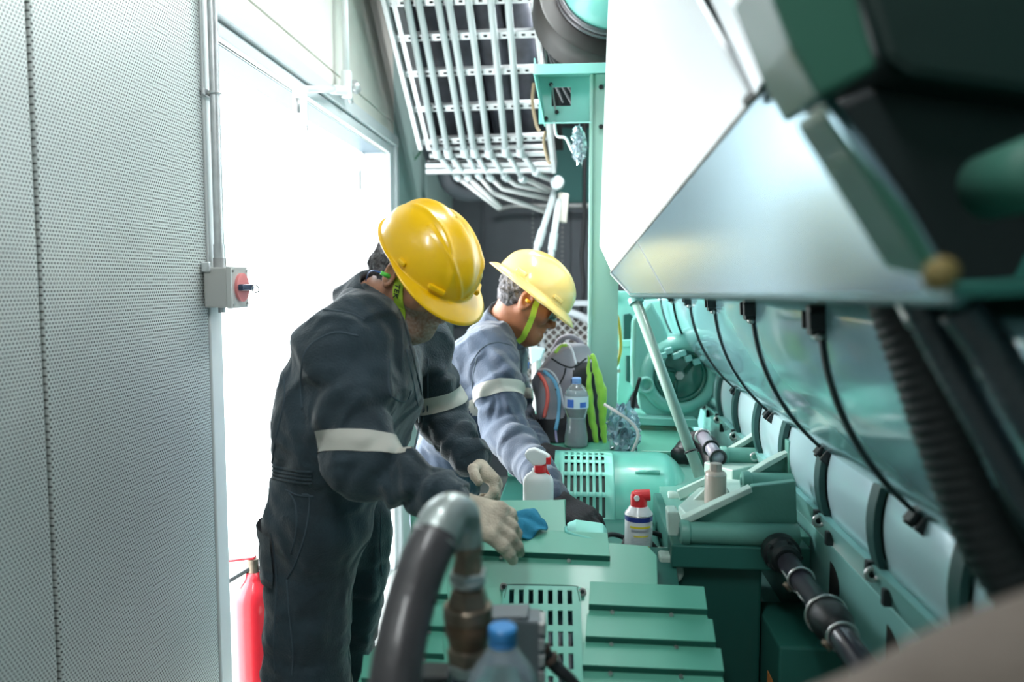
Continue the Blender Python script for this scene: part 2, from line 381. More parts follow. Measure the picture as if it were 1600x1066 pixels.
# added ceiling fill lamps out of view, modelled as batten fittings
for (x, y), lb in (((.05, 2.4), 'added unseen ceiling fill lamp over the aisle, shaped as a long white batten'), ((-.35, .3), 'added unseen ceiling fill lamp behind the viewpoint, shaped as a white batten'), ((.15, 3.3), 'added unseen ceiling fill lamp brightening the round blower, shaped as a white batten')):
    t = thing('added_fill_lamp', lb, 'lamp', (x, y, CZ))
    MB().box((x-.06, y-.62, CZ-.045), (x+.06, y+.62, CZ)).put('housing', WHITE, t, bevel=.004)
    for dx in (-.03, .03): MB().cyl((x+dx, y-.58, CZ-.058), (x+dx, y+.58, CZ-.058), .012).put('tube', mat('fill_lamp_tube', (.95, 1, 1), .3, emit=2.5), t)

# ---------------------------------------------------------------- cable ladder and conduits
A = at(640, 56, 3.36); B = at(850, 56, 3.36); C_ = at(690, 215, 3.77)
LN = nrm(np.cross(B-A, C_-A)); LN = LN if LN[1] < 0 else -LN
def lad(x, y, off=0): return atP(x, y, A+LN*off, LN)
t = thing('cable_ladder', 'sloping galvanised cable ladder with perforated rungs hung under the ceiling', 'cable ladder', lad(750, 150))
def rail(x0, y0, x1, y1, off=0):
    p, q = lad(x0, y0, off), lad(x1, y1, off); d = nrm(q-p); s = np.cross(d, LN); c = (p+q)/2
    return MB().obox(c, d*np.linalg.norm(q-p)/2, s*.011, LN*.045)
rail(575, -115, 659, 226).put('side_rail', GALV, t, bevel=.002)
rail(822, -115, 866, 262).put('side_rail', GALV, t, bevel=.002)
rail(592, -115, 672, 226, -.03).put('rail_lip', GALV, t)
holeM = mat('dark_hole', (.01, .01, .01), .8)
for k, yy in enumerate((2, 57, 113, 168, 219)):
    xl = 602+.244*yy+4; xr = 833+.0826*yy+3
    p, q = lad(xl, yy+1, 0), lad(xr, yy-6, 0); d = nrm(q-p); s = np.cross(d, LN); L = np.linalg.norm(q-p)
    r = MB().obox((p+q)/2, d*L/2, s*.017, LN*.012).put('rung', GALV, t, bevel=.002)
    n = 15; hm = MB()
    for i in range(n):
        c = p+d*L*(i+.5)/n+LN*.0125; hm.obox(c, d*.008, s*.005, LN*.0006)
    hm.put('perforations', holeM, r, kind='stuff')
# bottom cross plates of the ladder
for yy, w in ((232, .010), (243, .012)):
    p, q = lad(668+(yy-232)*.3, yy, -.02), lad(852, yy-3, -.02); d = nrm(q-p); s = np.cross(d, LN)
    MB().obox((p+q)/2, d*np.linalg.norm(q-p)/2, s*w, LN*.006).put('cross_plate', GALV, t)
t = thing('strut_channel', 'long double grey strut channel across the lower end of the cable ladder', 'strut', at(768, 266, 3.95))
for yy in (257, 266):
    p, q = at(666, yy+2, 3.95), at(869, yy, 3.95); MB().box(p-(0, .02, .014), q+(0, .02, .012)).put('channel', GALV, t, bevel=.003)
MB().box(at(667, 252, 3.97), at(868, 251, 4.0)+(0, 0, .004)).put('channel_lip', GALVD, t)  # dull galvanised lip along the channel
# conduits
tops = [636, 654, 684, 701, 732, 767, 794]; bend = [(682, 238), (700, 238), (726, 237), (741, 237), (764, 238), (790, 236), (813, 236)]
ends = [[(715, 277), (780, 326)], [(731, 277), (783, 325)], [(748, 274), (770, 302), (852, 331)], [(766, 277), (785, 295), (857, 311)],
        [(790, 277), (806, 289), (857, 300)], [(817, 280), (830, 284), (862, 299)], [(838, 270), (846, 275), (866, 283)]]
names = ['first', 'second', 'third', 'fourth', 'fifth', 'sixth', 'seventh']
def coupling(p, q, r, L, m, parent, nm='coupling'):
    d = nrm(np.array(q)-p); return MB().cyl(np.array(p)-d*L/2, np.array(p)+d*L/2, r).put(nm, m, parent, smooth=True, auto=40)
CONM = mat('pale_blue_grey_conduit', (.46, .51, .52), .40, coat=.1)
for i in range(7):
    t = thing('conduit', '%s pale grey conduit from the left on the cable ladder' % names[i], 'conduit', lad(*bend[i], .04), 'conduits on the cable ladder')
    x0 = tops[i]-(bend[i][0]-tops[i])*.5
    a, b = lad(x0, -115, .035), lad(*bend[i], .035)
    ys = 3.98 if i < 6 else 3.92
    pts = [at(*e, ys+.05*k) for k, e in enumerate(ends[i])]
    MB().tube([a, b], .0155, 14).put('straight_run', CONM, t, smooth=True)
    MB().tube(spline([b, b+(b-a)/np.linalg.norm(b-a)*.02, at(bend[i][0]+5, bend[i][1]+7, 3.86)], 5), .0165, 14).put('elbow', CONM, t, smooth=True)
    coupling(b, a, .021, .05, CONM, t); coupling(pts[0]*.999, pts[1], .019, .03, CONM, t)
    MB().tube([at(bend[i][0]+4, bend[i][1]+6, 3.86), pts[0]], .0145, 12).put('lower_run', CONM, t, smooth=True)
    MB().tube(pts, .0135, 12).put('end_run', mat('light_grey_conduit', (.5, .5, .5), .4), t, smooth=True)
t = thing('junction_box', 'round pale grey junction box where the conduits meet below the ladder', 'junction box', at(871, 286, 4.0))
c = at(871, 286, 4.0); MB().lathe(c-(0, .03, 0), (0, 1, 0), [(.028, 0), (.034, .006), (.036, .04), (.030, .06)], 20).put('round_box', CONM, t, smooth=True, auto=40)
for a, b in (((868, 294), (838, 392)), ((873, 312), (862, 395))):
    p, q = at(*a, 4.02), at(*b, 3.95); q2 = q+(q-p)*1.2
    MB().tube([p, q2], .017, 12).put('conduit_drop', CONM, t, smooth=True); m_ = p*.2+q*.8; coupling(m_, q, .022, .09, CONM, t)
MB().obox(at(879, 325, 4.03), (.028, 0, -.004), (0, .02, 0), (.006, 0, .075)).put('cover_box', mat('beige_box', (.5, .47, .42), .6), t, bevel=.006)
# dark services behind the ladder
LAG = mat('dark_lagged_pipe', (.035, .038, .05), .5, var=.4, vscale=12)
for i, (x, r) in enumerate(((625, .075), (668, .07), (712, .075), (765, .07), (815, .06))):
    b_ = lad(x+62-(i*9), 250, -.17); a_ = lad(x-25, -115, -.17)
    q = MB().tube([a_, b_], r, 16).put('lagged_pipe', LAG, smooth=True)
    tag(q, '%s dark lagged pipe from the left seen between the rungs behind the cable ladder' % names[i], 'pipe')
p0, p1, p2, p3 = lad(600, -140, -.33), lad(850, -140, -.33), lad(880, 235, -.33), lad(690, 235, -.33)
tag(MB().prism([p0, p1, p2, p3], -LN*.03).put('dark_backdrop', mat('near_black_sheet', (.012, .012, .013), .7)), 'black sheet standing for the dark background behind the lagged pipes', 'plate')  # black sheet put in as the darkness behind the ladder
# duct in the dark under the ladder
q = MB().tube(spline([at(690, 262, 4.5), at(702, 292, 4.5), at(730, 305, 4.6), at(775, 302, 4.7)], 8), .04, 14).put('bent_pipe', DARKW, smooth=True)
MB().tube([at(690, 262, 4.5), at(690, 262, 4.5)+(0, 0, 1.0)], .012, 8).put('hanger', DARKW, q)
tag(q, 'dark grey bent pipe below the strut channel', 'pipe')
tag(MB().tube(spline([at(622, 250, 4.4), at(640, 254, 4.4), at(655, 240, 4.4), at(665, 215, 4.3)], 8), .006, 8).put('green_cable', mat('green_cable', (.08, .22, .14), .5), smooth=True), 'thin green cable looping from the wall to the ladder', 'cable')

# ---------------------------------------------------------------- wall fittings
t = thing('isolator_switch', 'grey metal isolator switch box with red disc and black knob on the doorway edge', 'switch', (WX+.08, 1.9, 1.42))
x0, x1 = WX+.026, WX+.085
b = MB().box((x0, 1.835, 1.432), (x1, 1.925, 1.532)).put('enclosure', mat('grey_cast_alloy', (.50, .50, .48), .5, metal=.3), t, bevel=.004)
MB().box((x1, 1.832, 1.430), (x1+.014, 1.928, 1.534)).put('cover', mat('pale_alloy', (.60, .60, .58), .4, metal=.3), t, bevel=.003)
MB().lathe((x1+.014, 1.885, 1.482), (1, 0, 0), [(.036, 0), (.036, .007), (.030, .009)], 28).put('dial', mat('faded_red_plastic', (.78, .25, .25), .4), t, smooth=True, auto=40)
MB().box((x1+.02, 1.852, 1.474), (x1+.036, 1.918, 1.49)).put('knob', mat('dark_blue_plastic', (.03, .05, .10), .35), t, bevel=.004)
MB().ring((x1+.045, 1.90, 1.478), (0, 1, .3), .010, .0018, 16, 6).put('padlock_ring', STEEL, t, smooth=True)
for yy in (1.842, 1.918):
    for zz in (1.44, 1.524): MB().cyl((x1+.013, yy, zz), (x1+.017, yy, zz), .004, n=10).put('screw', STEEL, t)
MB().box((x0-.002, 1.828, 1.52), (x0+.02, 1.84, 1.545)).put('mounting_lug', GALV, t, bevel=.003)
MB().cyl((WX+.05, 1.88, 1.432), (WX+.05, 1.88, 1.418), .009).put('gland', GALV, t)
t = thing('wall_conduit', 'tall shiny steel conduit running up the wall above the isolator switch', 'conduit', (WX+.05, 1.88, 1.54))
MB().cyl((WX+.048, 1.88, 1.575), (WX+.048, 1.88, CZ), .0125).put('pipe', GALV, t, smooth=True, auto=40)
MB().cyl((WX+.048, 1.88, 1.532), (WX+.048, 1.88, 1.556), .016).put('adaptor', GALVD, t, smooth=True, auto=40)
MB().cyl((WX+.048, 1.88, 1.556), (WX+.048, 1.88, 1.59), .0145).put('coupling', GALV, t, smooth=True, auto=40)
for zz in (1.955, 2.7): 
    MB().box((WX+.026, 1.853, zz), (WX+.034, 1.907, zz+.016)).put('saddle_clip', GALV, t, bevel=.002); MB().ring((WX+.048, 1.88, zz+.008), (0, 0, 1), .014, .004, 20, 6).put('saddle_band', GALV, t, smooth=True)
t = thing('conduit_fitting', 'white conduit elbow and tee on a pipe above the door head', 'conduit fitting', atX(540, 140, WX+.06))
P = lambda x, y: atX(x, y, WX+.06)
MB().tube([P(538, -60), P(541, 115)], .013, 12).put('pipe', WHITE, t, smooth=True)
coupling(P(541, 118), P(538, 0), .018, .03, WHITE, t)
MB().tube([P(541, 112), P(541, 152)], .021, 14).put('tee_body', WHITE, t, smooth=True, auto=40)
MB().tube([P(541, 142), P(519, 140)], .017, 14).put('side_arm', WHITE, t, smooth=True, auto=40); MB().tube([P(520, 140), P(480, 139)], .011, 12).put('side_pipe', WHITE, t, smooth=True)
MB().tube([P(552, 132), P(557, 140)], .02, 14).put('cap', GALV, t, smooth=True)
MB().tube([P(545, 148), P(548, 160)], .012, 12).put('plug', GALV, t, smooth=True)
t = thing('door_catch', 'small white door catch hanging from the middle of the door head', 'door catch', atX(466, 180, WX+.03))
P = lambda x, y: atX(x, y, WX+.04)
a = P(460, 142); MB().box(a+(0, -.02, 0), a+(.025, .05, -.10)).put('bracket', WHITE, t, bevel=.003)
MB().box(a+(.0, .052, -.005), a+(.022, .062, -.115)).put('striker', GALVD, t, bevel=.002); MB().cyl(a+(.02, -.03, -.03), a+(.02, -.03, -.075), .007).put('pin', GALVD, t, smooth=True)

# ---------------------------------------------------------------- fire extinguisher
c = at(397, 930, 2.12); cx, cy = c[0], 2.12; r = .057; zt = at(390, 922, 2.12)[2]
t = thing('fire_extinguisher', 'red fire extinguisher with black lever standing behind the nearer worker', 'fire extinguisher', (cx, cy, 0))
MB().lathe((cx, cy, 0), (0, 0, 1), [(r*.9, 0), (r, .01), (r, zt-.03), (r*.96, zt-.012), (r*.8, zt+.01), (r*.5, zt+.03), (.024, zt+.038), (.02, zt+.055)], 32).put('cylinder', RED, t, smooth=True)
MB().cyl((cx, cy, zt+.05), (cx, cy, zt+.095), .016).put('valve', BRASS, t, smooth=True, auto=40)
p, q = at(398, 884, 2.12), at(351, 912, 2.10); d = nrm(q-p)
MB().obox((p+q)/2, d*.045, (0, .013, 0), np.cross(d, (0, 1, 0))*.006).put('carry_handle', BLK, t, bevel=.002)
p, q = at(398, 871, 2.12), at(357, 876, 2.10); d = nrm(q-p)
MB().obox((p+q)/2, d*.038, (0, .010, 0), np.cross(d, (0, 1, 0))*.0035).put('squeeze_lever', RED, t, bevel=.001)
MB().tube(spline([(cx+.02, cy, zt+.07), (cx+.07, cy, zt+.05), (cx+.08, cy, zt-.15), (cx+.07, cy, zt-.4)], 6), .009, 10).put('hose', BLACK, t, smooth=True)
# ---------------------------------------------------------------- engine block with curved covers
Yc = [1.128+.43*k for k in range(-2, 6)]; R_ = .383; ZT = 1.470
def arc(t, off=0):      # t 0..1 along the curved cover, off outward
    a = math.radians(51.6)*t; return .355+R_-(R_+off)*math.cos(a), ZT-(R_+off)*math.sin(a)
eng = thing('engine', 'long teal engine with curved access covers held by dark straps along the right', 'engine', (.9, 2.2, 0))
core = [(.40, 1.50)]+[arc(t/8, -.012) for t in range(0, 9)]+[(.52, 1.0), (.535, .97), (.535, .62), (.56, .60), (.56, 0), (1.6, 0), (1.6, 2.0), (.62, 2.0)]
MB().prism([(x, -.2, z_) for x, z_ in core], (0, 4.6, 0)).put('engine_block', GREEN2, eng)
MB().box((.49, -.15, .6), (.56, 4.4, .66)).put('bed_flange', TEAL, eng, bevel=.004)
for k in range(len(Yc)-1):
    y0, y1 = Yc[k]+.006, Yc[k+1]-.006
    fn = lambda u, v: (lambda q: (q[0], y0+(y1-y0)*u, q[1]))(arc(v, .004+.002*(1-(2*u-1)**6)*(1-(2*v-1)**8)))
    V_, F_ = grid(fn, [0, .04, .1, .3, .5, .7, .9, .96, 1], [i/16 for i in range(17)])
    cv = put('curved_cover', V_, F_, TEALG, eng, smooth=True, solid=-.006)
DKT = mat('dark_teal_strap', (.006, .02, .02), .6)
for k, y in enumerate(Yc[1:]):
    m = MB(); n = 18
    for i in range(n):
        a, b = i/n, (i+1)/n; (xa, za), (xb, zb) = arc(a, .0145), arc(b, .0145); (xc, zc), (xd, zd) = arc(a, .001), arc(b, .001)
        m.prism([(xa, y-.006, za), (xb, y-.006, zb), (xd, y-.006, zd), (xc, y-.006, zc)], (0, .012, 0))
    st = m.put('strap', DKT, eng)
    for t0 in (.02, .97):
        x, z_ = arc(t0+.03, .016); x2, z2 = arc(t0+.09, .016); tx = nrm((x2-x, 0, z2-z_)); nx = np.array((tx[2], 0, -tx[0]));
        if nx[0] > 0: nx = -nx
        c = np.array((x, y, z_))+tx*.008
        MB().obox(c, tx*.022, (0, .012, 0), nx*.012).put('latch', BLK, st, bevel=.002)
        MB().obox(c+(0, -.018, 0)+nx*.004, tx*.013, (0, .004, 0), nx*.012).put('latch_ear', BLK, st, bevel=.002)
        MB().obox(c+(0, .018, 0)+nx*.004, tx*.013, (0, .004, 0), nx*.012).put('latch_ear', BLK, st, bevel=.002)
        MB().cyl(c+tx*.024+(0, -.012, 0), c+tx*.024+(0, .012, 0), .006, n=10).put('latch_pin', STEEL, st, smooth=True)
# upright side covers
LT = mat('pale_teal_cover', (.52, .72, .77), .28, coat=.6, metal=.15, var=.04, vscale=3)
Yl = [1.2755+.282*k for k in range(-3, 9)]
for k in range(len(Yl)-1):
    y0, y1 = Yl[k]+.018, Yl[k+1]-.018
    fn = lambda u, v: (.505-.012*math.sin(PI*min(1, v*1.05))**.8-.006*(1-(2*u-1)**8), y0+(y1-y0)*u, 1.175-(1.175-1.032)*v)
    V_, F_ = grid(fn, [0, .04, .12, .3, .5, .7, .88, .96, 1], [i/10 for i in range(11)])
    put('side_cover', V_, F_, LT, eng, smooth=True, solid=.005)
MB().prism([(.485, -.15, 1.032), (.505, -.15, .975), (.535, -.15, .975), (.535, -.15, 1.032)], (0, 4.5, 0)).put('sill_chamfer', TEAL, eng)
MB().prism([(.505, -.15, .975), (.505, -.15, .80), (.54, -.15, .80), (.54, -.15, .975)], (0, 4.5, 0)).put('side_plate', TEAL, eng, bevel=.003)
for k, y in enumerate(Yl):
    m = MB(); n = 8
    for i in range(n):
        f = lambda v: (.492-.014*math.sin(PI*v)**.8, 1.18-.15*v)
        (xa, za), (xb, zb) = f(i/n), f((i+1)/n); m.prism([(xa, y-.016, za), (xb, y-.016, zb), (xb+.012, y-.016, zb), (xa+.012, y-.016, za)], (0, .032, 0))
    st = m.put('side_strap', mat('strap_green', (.015, .07, .065), .5), eng)
    MB().ring((.485, y-.002, 1.018), (0, 1, 0), .010, .004, 18, 8).put('eye_bolt', STEEL, st, smooth=True)
    MB().obox((.490, y+.014, 1.020), (.010, 0, 0), (0, .008, 0), (0, 0, .016)).put('bolt_lug', BLK, st, bevel=.002)
    MB().obox((.492, y-.045, .998), (.007, 0, 0), (0, .007, 0), (0, 0, .014)).put('bolt_lug', BLK, st, bevel=.002)
    cc = [(.5035, y-.02-.055*math.sin(a), .900+.042*math.cos(a)) for a in [PI*i/10 for i in range(11)]]
    if 0 <= k < 8: MB().prism(cc, (.004, 0, 0)).put('half_moon_slot', holeM, eng)
# lower legs and feet of the engine bed
MB().box((.40, 1.50, 0), (.56, 1.72, .78)).put('bed_leg', GREEN2, eng, bevel=.005)
MB().box((.395, .3, 0), (.56, .62, .70)).put('bed_leg', GREEN2, eng, bevel=.005)
MB().cyl((.44, 2.05, .42), (.56, 2.05, .42), .02).put('drain_plug', GREEN2, eng, smooth=True, auto=40)
MB().box((.3935, 1.52, .60), (.3945, 1.56, .70)).put('hazard_label', mat('orange_label', (.85, .30, .08), .5), eng)
MB().prism([(.393, 1.535, .64), (.393, 1.545, .66), (.393, 1.548, .64)], (-.0005, 0, 0)).put('label_mark', holeM, eng)
# turbo side lumps on top of the far engine: cast manifolds
for i, (x, y, z_, r) in enumerate(((.62, 3.0, 1.75, .16), (.62, 2.5, 1.8, .15), (.66, 1.9, 1.85, .17))):
    MB().lathe((x, y-.14, z_), (0, 1, 0), [(r*.8, 0), (r, .02), (r, .24), (r*.8, .28)], 24).put('manifold', GREEN2, eng, smooth=True, auto=50)

# coolant pipe along the engine
t = thing('coolant_pipe', 'black pipe with hose clamps along the foot of the engine', 'pipe', (.42, 1.4, .9))
PX = .42; ln = [(1232, 880), (1262, 925), (1300, 976), (1345, 1035), (1420, 1140)]
pts = [atX(x, y, PX) for x, y in ln]
PIPEM = mat('black_painted_pipe', (.035, .032, .045), .28, coat=.5)
MB().tube([pts[0], pts[-1]], .021, 24).put('pipe', PIPEM, t, smooth=True)
def along(f): return pts[0]+(pts[3]-pts[0])*f
d = nrm(pts[3]-pts[0])
MB().lathe(along(.64)-d*.05, d, [(.023, 0), (.028, .01), (.030, .03), (.034, .05), (.034, .07), (.026, .085), (.023, .1)], 28).put('rubber_sleeve', BLACK, t, smooth=True)
for f in (.22, .60, .80):
    cl_ = MB().ring(along(f), d, .0235 if f != .6 else .034, .003, 28, 6).put('hose_clamp', STEEL, t, smooth=True)
    MB().cyl(along(f)+(-.03, 0, -.008), along(f)+(-.018, .0, -.02), .005, n=10).put('clamp_screw', BRASS, cl_, smooth=True)
p = pts[0]
MB().lathe(p-d*.01, -d, [(.024, 0), (.030, .005), (.032, .03), (.038, .035), (.038, .06), (.03, .065), (.028, .1)], 24).put('flange', BLK, t, smooth=True, auto=40)
for a in range(5):
    u, v, _ = frame(d); e = p-d*.05+(u*math.cos(a*1.257)+v*math.sin(a*1.257))*.032; MB().hexa(e+d*.022, e+d*.006, .005).put('flange_bolt', BLK, t)

# ---------------------------------------------------------------- aluminium heat shield box
t = thing('heat_shield', 'large bright folded sheet metal heat shield overhanging the engine', 'heat shield', (.4, 1.4, 1.6))
Fp = at(955, 425, 2.25); Tp = at(1176, 157, .86); sd = Tp-Fp; N1 = nrm(np.cross(sd, (0, 0, 1.)))
Gp = at(985, 459, 2.25); Rp = at(1482, 466, .50)
w1 = [Fp, atP(937, 385, Fp, N1), atP(948, 60, Fp, N1), atP(957, -160, Fp, N1), atP(1010, -160, Fp, N1), atP(1088, 0, Fp, N1), Tp]
MB().prism(w1, (.01, 0, .002)).put('side_sheet', SILV_LIT, t, bevel=.002)
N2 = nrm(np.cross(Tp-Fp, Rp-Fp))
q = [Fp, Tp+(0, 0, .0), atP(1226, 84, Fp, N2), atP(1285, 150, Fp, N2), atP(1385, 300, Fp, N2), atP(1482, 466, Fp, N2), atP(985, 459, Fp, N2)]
MB().prism(q, N2*(.01 if N2[0] > 0 else -.01)).put('lower_sheet', SILV_SHADE, t, bevel=.002)
d = nrm(Tp-Fp); MB().tube([Fp, Tp+d*.02], .0035, 8).put('fold_bead', GALVD, t)
s1 = [at(1100, -20, .95), at(1135, -60, .95), at(1178, -30, .8), at(1220, 62, .72), at(1180, 148, .80)]
MB().prism(s1, (.006, .004, 0)).put('upper_flap', SILV_LIT, t, bevel=.001)
MB().tube([at(1168, 158, .84), at(1190, 138, .80), at(1228, 86, .74)], .006, 8).put('edge_gasket', BLK, t)
MB().tube([atP(985, 462, Fp, N2), atP(1500, 469, Fp, N2)], .004, 8).put('lower_hem', mat('teal_hem', (.05, .16, .16), .4), t)
MB().tube([atP(996, 378, Fp+N1*.0, N2), atP(1040, 458, Fp, N2)], .0012, 6).put('seam', GALVD, t)
MB().prism([atP(985, 459, Fp, N2)+(.0, 0, .0), atP(1482, 466, Fp, N2), (.44, .5, 1.50), (.40, 2.2, 1.49)], (0, 0, .008)).put('base_sheet', GREEN2, t)
MB().tube([Fp+(0, 0, -.003), Gp], .005, 8).put('corner_hem', SILV_LIT, t)

# ---------------------------------------------------------------- upper right, close dark machinery
def slab(name, pxs, Y, th, m, lb, cat, bevel=.004):
    o = poly(pxs, Y, th).put(name, m, bevel=bevel); tag(o, lb, cat); return o
MIDG = mat('mid_green_enamel', (.035, .14, .095), .5, coat=.2)
slab('support_beam', [(1185, -60), (1325, -60), (1372, 105), (1280, 152), (1235, 70)], .62, .10, MIDG, 'blurred mid green beam crossing above the heat shield', 'beam')
slab('side_flange', [(1285, 160), (1312, 200), (1420, 330), (1500, 470), (1482, 480), (1380, 318), (1290, 178)], .52, .06, MIDG, 'narrow green flange along the right edge of the heat shield', 'flange')
slab('valve_cover', [(1330, -80), (1700, -80), (1700, 160), (1420, 120), (1385, 95)], .70, .35, mat('black_green_enamel', (.006, .022, .019), .5), 'black green engine cover filling the top right corner', 'cover', .01)
slab('engine_guard', [(1285, 165), (1390, 120), (1700, 150), (1700, 800), (1560, 640), (1500, 475), (1420, 330)], .75, .3, BLK, 'black engine guard plate behind the hoses at the right edge', 'plate', .01)
c = at(1620, 270, .60)
o = MB().lathe(c, (.2, -1, .1), [(.026, -.05), (.028, 0), (.024, .012), (.012, .016)], 28).put('filter_housing', mat('pale_mid_green', (.04, .15, .11), .6), smooth=True); tag(o, 'round green filter housing above the black hoses at the right edge', 'filter')
o = MB().lathe(at(1470, 428, .48), (-.3, -1, .2), [(.008, -.02), (.010, 0), (.009, .008), (.004, .010)], 16).put('brass_plug', mat('dull_gold', (.20, .15, .05), .6, metal=.3), smooth=True); tag(o, 'small brass plug at the lower right tip of the heat shield', 'plug')
def corrug(name, pts, r, m, lb, p=.011):
    sp = spline(pts, 10); L = [0]
    for a, b in zip(sp, sp[1:]): L.append(L[-1]+np.linalg.norm(b-a))
    n = int(L[-1]/(p/4)); P_, R2 = [], []
    for i in range(n+1):
        s = L[-1]*i/n; k = min(len(sp)-2, np.searchsorted(L, s, 'right')-1); f = (s-L[k])/(L[k+1]-L[k]+1e-9)
        P_.append(sp[k]*(1-f)+sp[k+1]*f); R2.append(r*(1+.035*math.sin(2*PI*s/p)))
    o = MB().tube(P_, R2, 20).put(name, m, smooth=True); tag(o, lb, 'hose'); return o
HOSE = mat('grey_black_conduit_hose', (.03, .045, .055), .32, coat=.3)
corrug('corrugated_hose', [at(1405, 440, .80), at(1450, 560, .78), at(1500, 700, .76), at(1560, 840, .74), at(1640, 960, .72)], .036, mat('matt_black_hose', (.008, .012, .013), .5), 'thick black corrugated hose running down over the curved covers')
corrug('corrugated_hose', [at(1432, 470, .66), at(1470, 545, .66), at(1530, 650, .64), at(1600, 770, .62), at(1680, 880, .62)], .013, HOSE, 'thin grey corrugated hose just right of the thick black one')
corrug('corrugated_hose', [at(1500, 480, .60), at(1545, 540, .60), at(1610, 650, .58), at(1700, 780, .56)], .016, HOSE, 'grey corrugated hose nearest the right edge')
tag(MB().tube([at(1420, 470, .72), at(1436, 500, .70)], .012, 16).put('hose_fitting', STEEL, smooth=True, auto=40), 'small steel fitting at the top of the corrugated hoses', 'fitting')
# blurred lagged pipe bottom right
t = thing('lagged_pipe', 'blurred grey brown wrapped pipe crossing the bottom right corner', 'pipe', at(1500, 1066, .36))
MB().tube(spline([at(1280, 1190, .40), at(1400, 1150, .38), at(1540, 1085, .36), at(1700, 1030, .35)], 8), .034, 24).put('wrapping', BROWN, t, smooth=True)
MB().ring(at(1480, 1113, .37), (.8, 0, .35), .0345, .002, 24, 6).put('band', GALVD, t, smooth=True)
# ---------------------------------------------------------------- pump skid in the middle: sloping guard with louvres
GP0 = at(900, 785, 1.68); GP1 = at(900, 1066, 1.28); GN = nrm(np.cross((1, 0, 0), GP1-GP0)); GN = GN if GN[2] > 0 else -GN
GD = nrm(GP1-GP0)      # downhill direction
def gp(x, y, off=0): return atP(x, y, GP0+GN*off, GN)
t = thing('machine_guard', 'green sloping sheet metal guard with louvres and a slotted vent in front', 'machine guard', (0, 1.45, 0))
# main plate with a slotted window: plate pieces around the vent + outline pieces
out = [(640, 783), (882, 781), (884, 824), (896, 836), (945, 848), (1012, 853), (1026, 868), (1030, 935), (1042, 945), (1092, 949), (1104, 960), (1118, 1010), (1136, 1090), (1160, 1180), (540, 1180), (555, 1080), (572, 1030), (650, 900)]
vx0, vx1, vy0, vy1 = 797, 894, 925, 1066
def plate(pxs, nm='guard_sheet', off=0, th=.003, m=GREEN, **k): return MB().prism([gp(x, y, off) for x, y in pxs], -GN*th).put(nm, m, t, **k)
# split into sheets: upper, left, right, below vent
plate([(640, 783), (882, 781), (884, 824), (896, 836), (945, 848), (1012, 853), (1026, 868), (1028, 922), (650, 916), (645, 900)], bevel=.001)
plate([(650, 916), (788, 918), (782, 1100), (772, 1180), (540, 1180), (555, 1080), (572, 1030)], bevel=0)
plate([(905, 920), (1028, 922), (1030, 935), (1042, 945), (1092, 949), (1104, 960), (1118, 1010), (1136, 1090), (1160, 1180), (908, 1180)], bevel=0)
# vent plate (rounded, raised)
a, b = gp(786, 916, .004), gp(907, 918, .004); c_, e = gp(780, 1085, .004), gp(912, 1085, .004)
def vfn(u, v): p = (a*(1-u)+b*u)*(1-v)+(c_*(1-u)+e*u)*v; return p
us = [0, .06]; 
for i in range(7): us += [.085+i*.124, .085+i*.124+.062]
us += [.94, 1]
vs = [0, .045, .19, .255, .40, .46, .60, .66, .80, .86, .97, 1]
holes = {(2*i+2, j) for i in range(7) for j in (1, 3, 5, 7, 9)}
us = sorted(set(us)); V_, F_ = grid(vfn, us, vs, {(us.index(.085+i*.124), j) for i in range(7) for j in (1, 3, 5, 7, 9)})
put('vent_plate', V_, F_, mat('green_vent', (.10, .42, .32), .4), t, solid=.003)
m = MB(); w = [gp(792, 919, .006), gp(800, 914, .006), gp(893, 916, .006), gp(902, 922, .006)]
m.tube(spline([gp(788, 935, .006)]+w+[gp(906, 940, .006)], 5), .0016, 6).put('vent_rim', GREEN2, t)
for x, y in ((787, 917), (910, 925)):
    MB().cyl(gp(x, y, .0), gp(x, y, .006), .0075, n=14).put('washer', STEEL, t); MB().hexa(gp(x, y, .005), gp(x, y, .012), .0045).put('bolt', BLK, t)
# dark contents behind vent with a bluish core
MB().prism([gp(790, 925, -.05), gp(905, 925, -.05), gp(910, 1085, -.05), gp(785, 1085, -.05)], -GN*.02).put('rotor_core', mat('blue_black_core', (.03, .10, .13), .4, var=.6, vscale=18), t)
# louvres
def louvre(x0, x1, y, rise=.016, up_=44):
    p0, p1 = gp(x0, y), gp(x1, y+(x1-x0)*.045); u0, u1 = gp(x0+2, y-up_), gp(x1-4, y+(x1-x0)*.045-up_)
    o = MB().add([u0, u1, p1, p0, u0+GN*.001, u1+GN*.001, p1+GN*rise, p0+GN*rise], [(0, 1, 2, 3), (4, 7, 6, 5), (0, 4, 5, 1), (1, 5, 6, 2), (2, 6, 7, 3), (3, 7, 4, 0)]).put('louvre', GREEN, t, bevel=.0012)
    o2 = MB().add([p0+GN*.0005, p1+GN*.0005, p1+GN*(rise-.002), p0+GN*(rise-.002)]+[q+GD*.0006 for q in (p0+GN*.0005, p1+GN*.0005, p1+GN*(rise-.002), p0+GN*(rise-.002))],
             [(0, 1, 2, 3), (7, 6, 5, 4), (0, 4, 5, 1), (1, 5, 6, 2), (2, 6, 7, 3), (3, 7, 4, 0)]).put('louvre_shade', GREEN2, o)  # dark green strip painting the shade under the louvre lip
    n = max(2, int((x1-x0)/75))
    for i in range(n):
        f = (i+.4)/n; c = p0*(1-f)+p1*f+GD*.006; MB().cyl(c, c+GN*.005, .004, n=8).put('rivet', STEEL, o)
louvre(742, 953, 868); louvre(920, 1104, 953); louvre(915, 1117, 1003); louvre(910, 1130, 1048)
louvre(632, 700, 934); louvre(612, 697, 984); louvre(592, 694, 1026); louvre(566, 690, 1068)
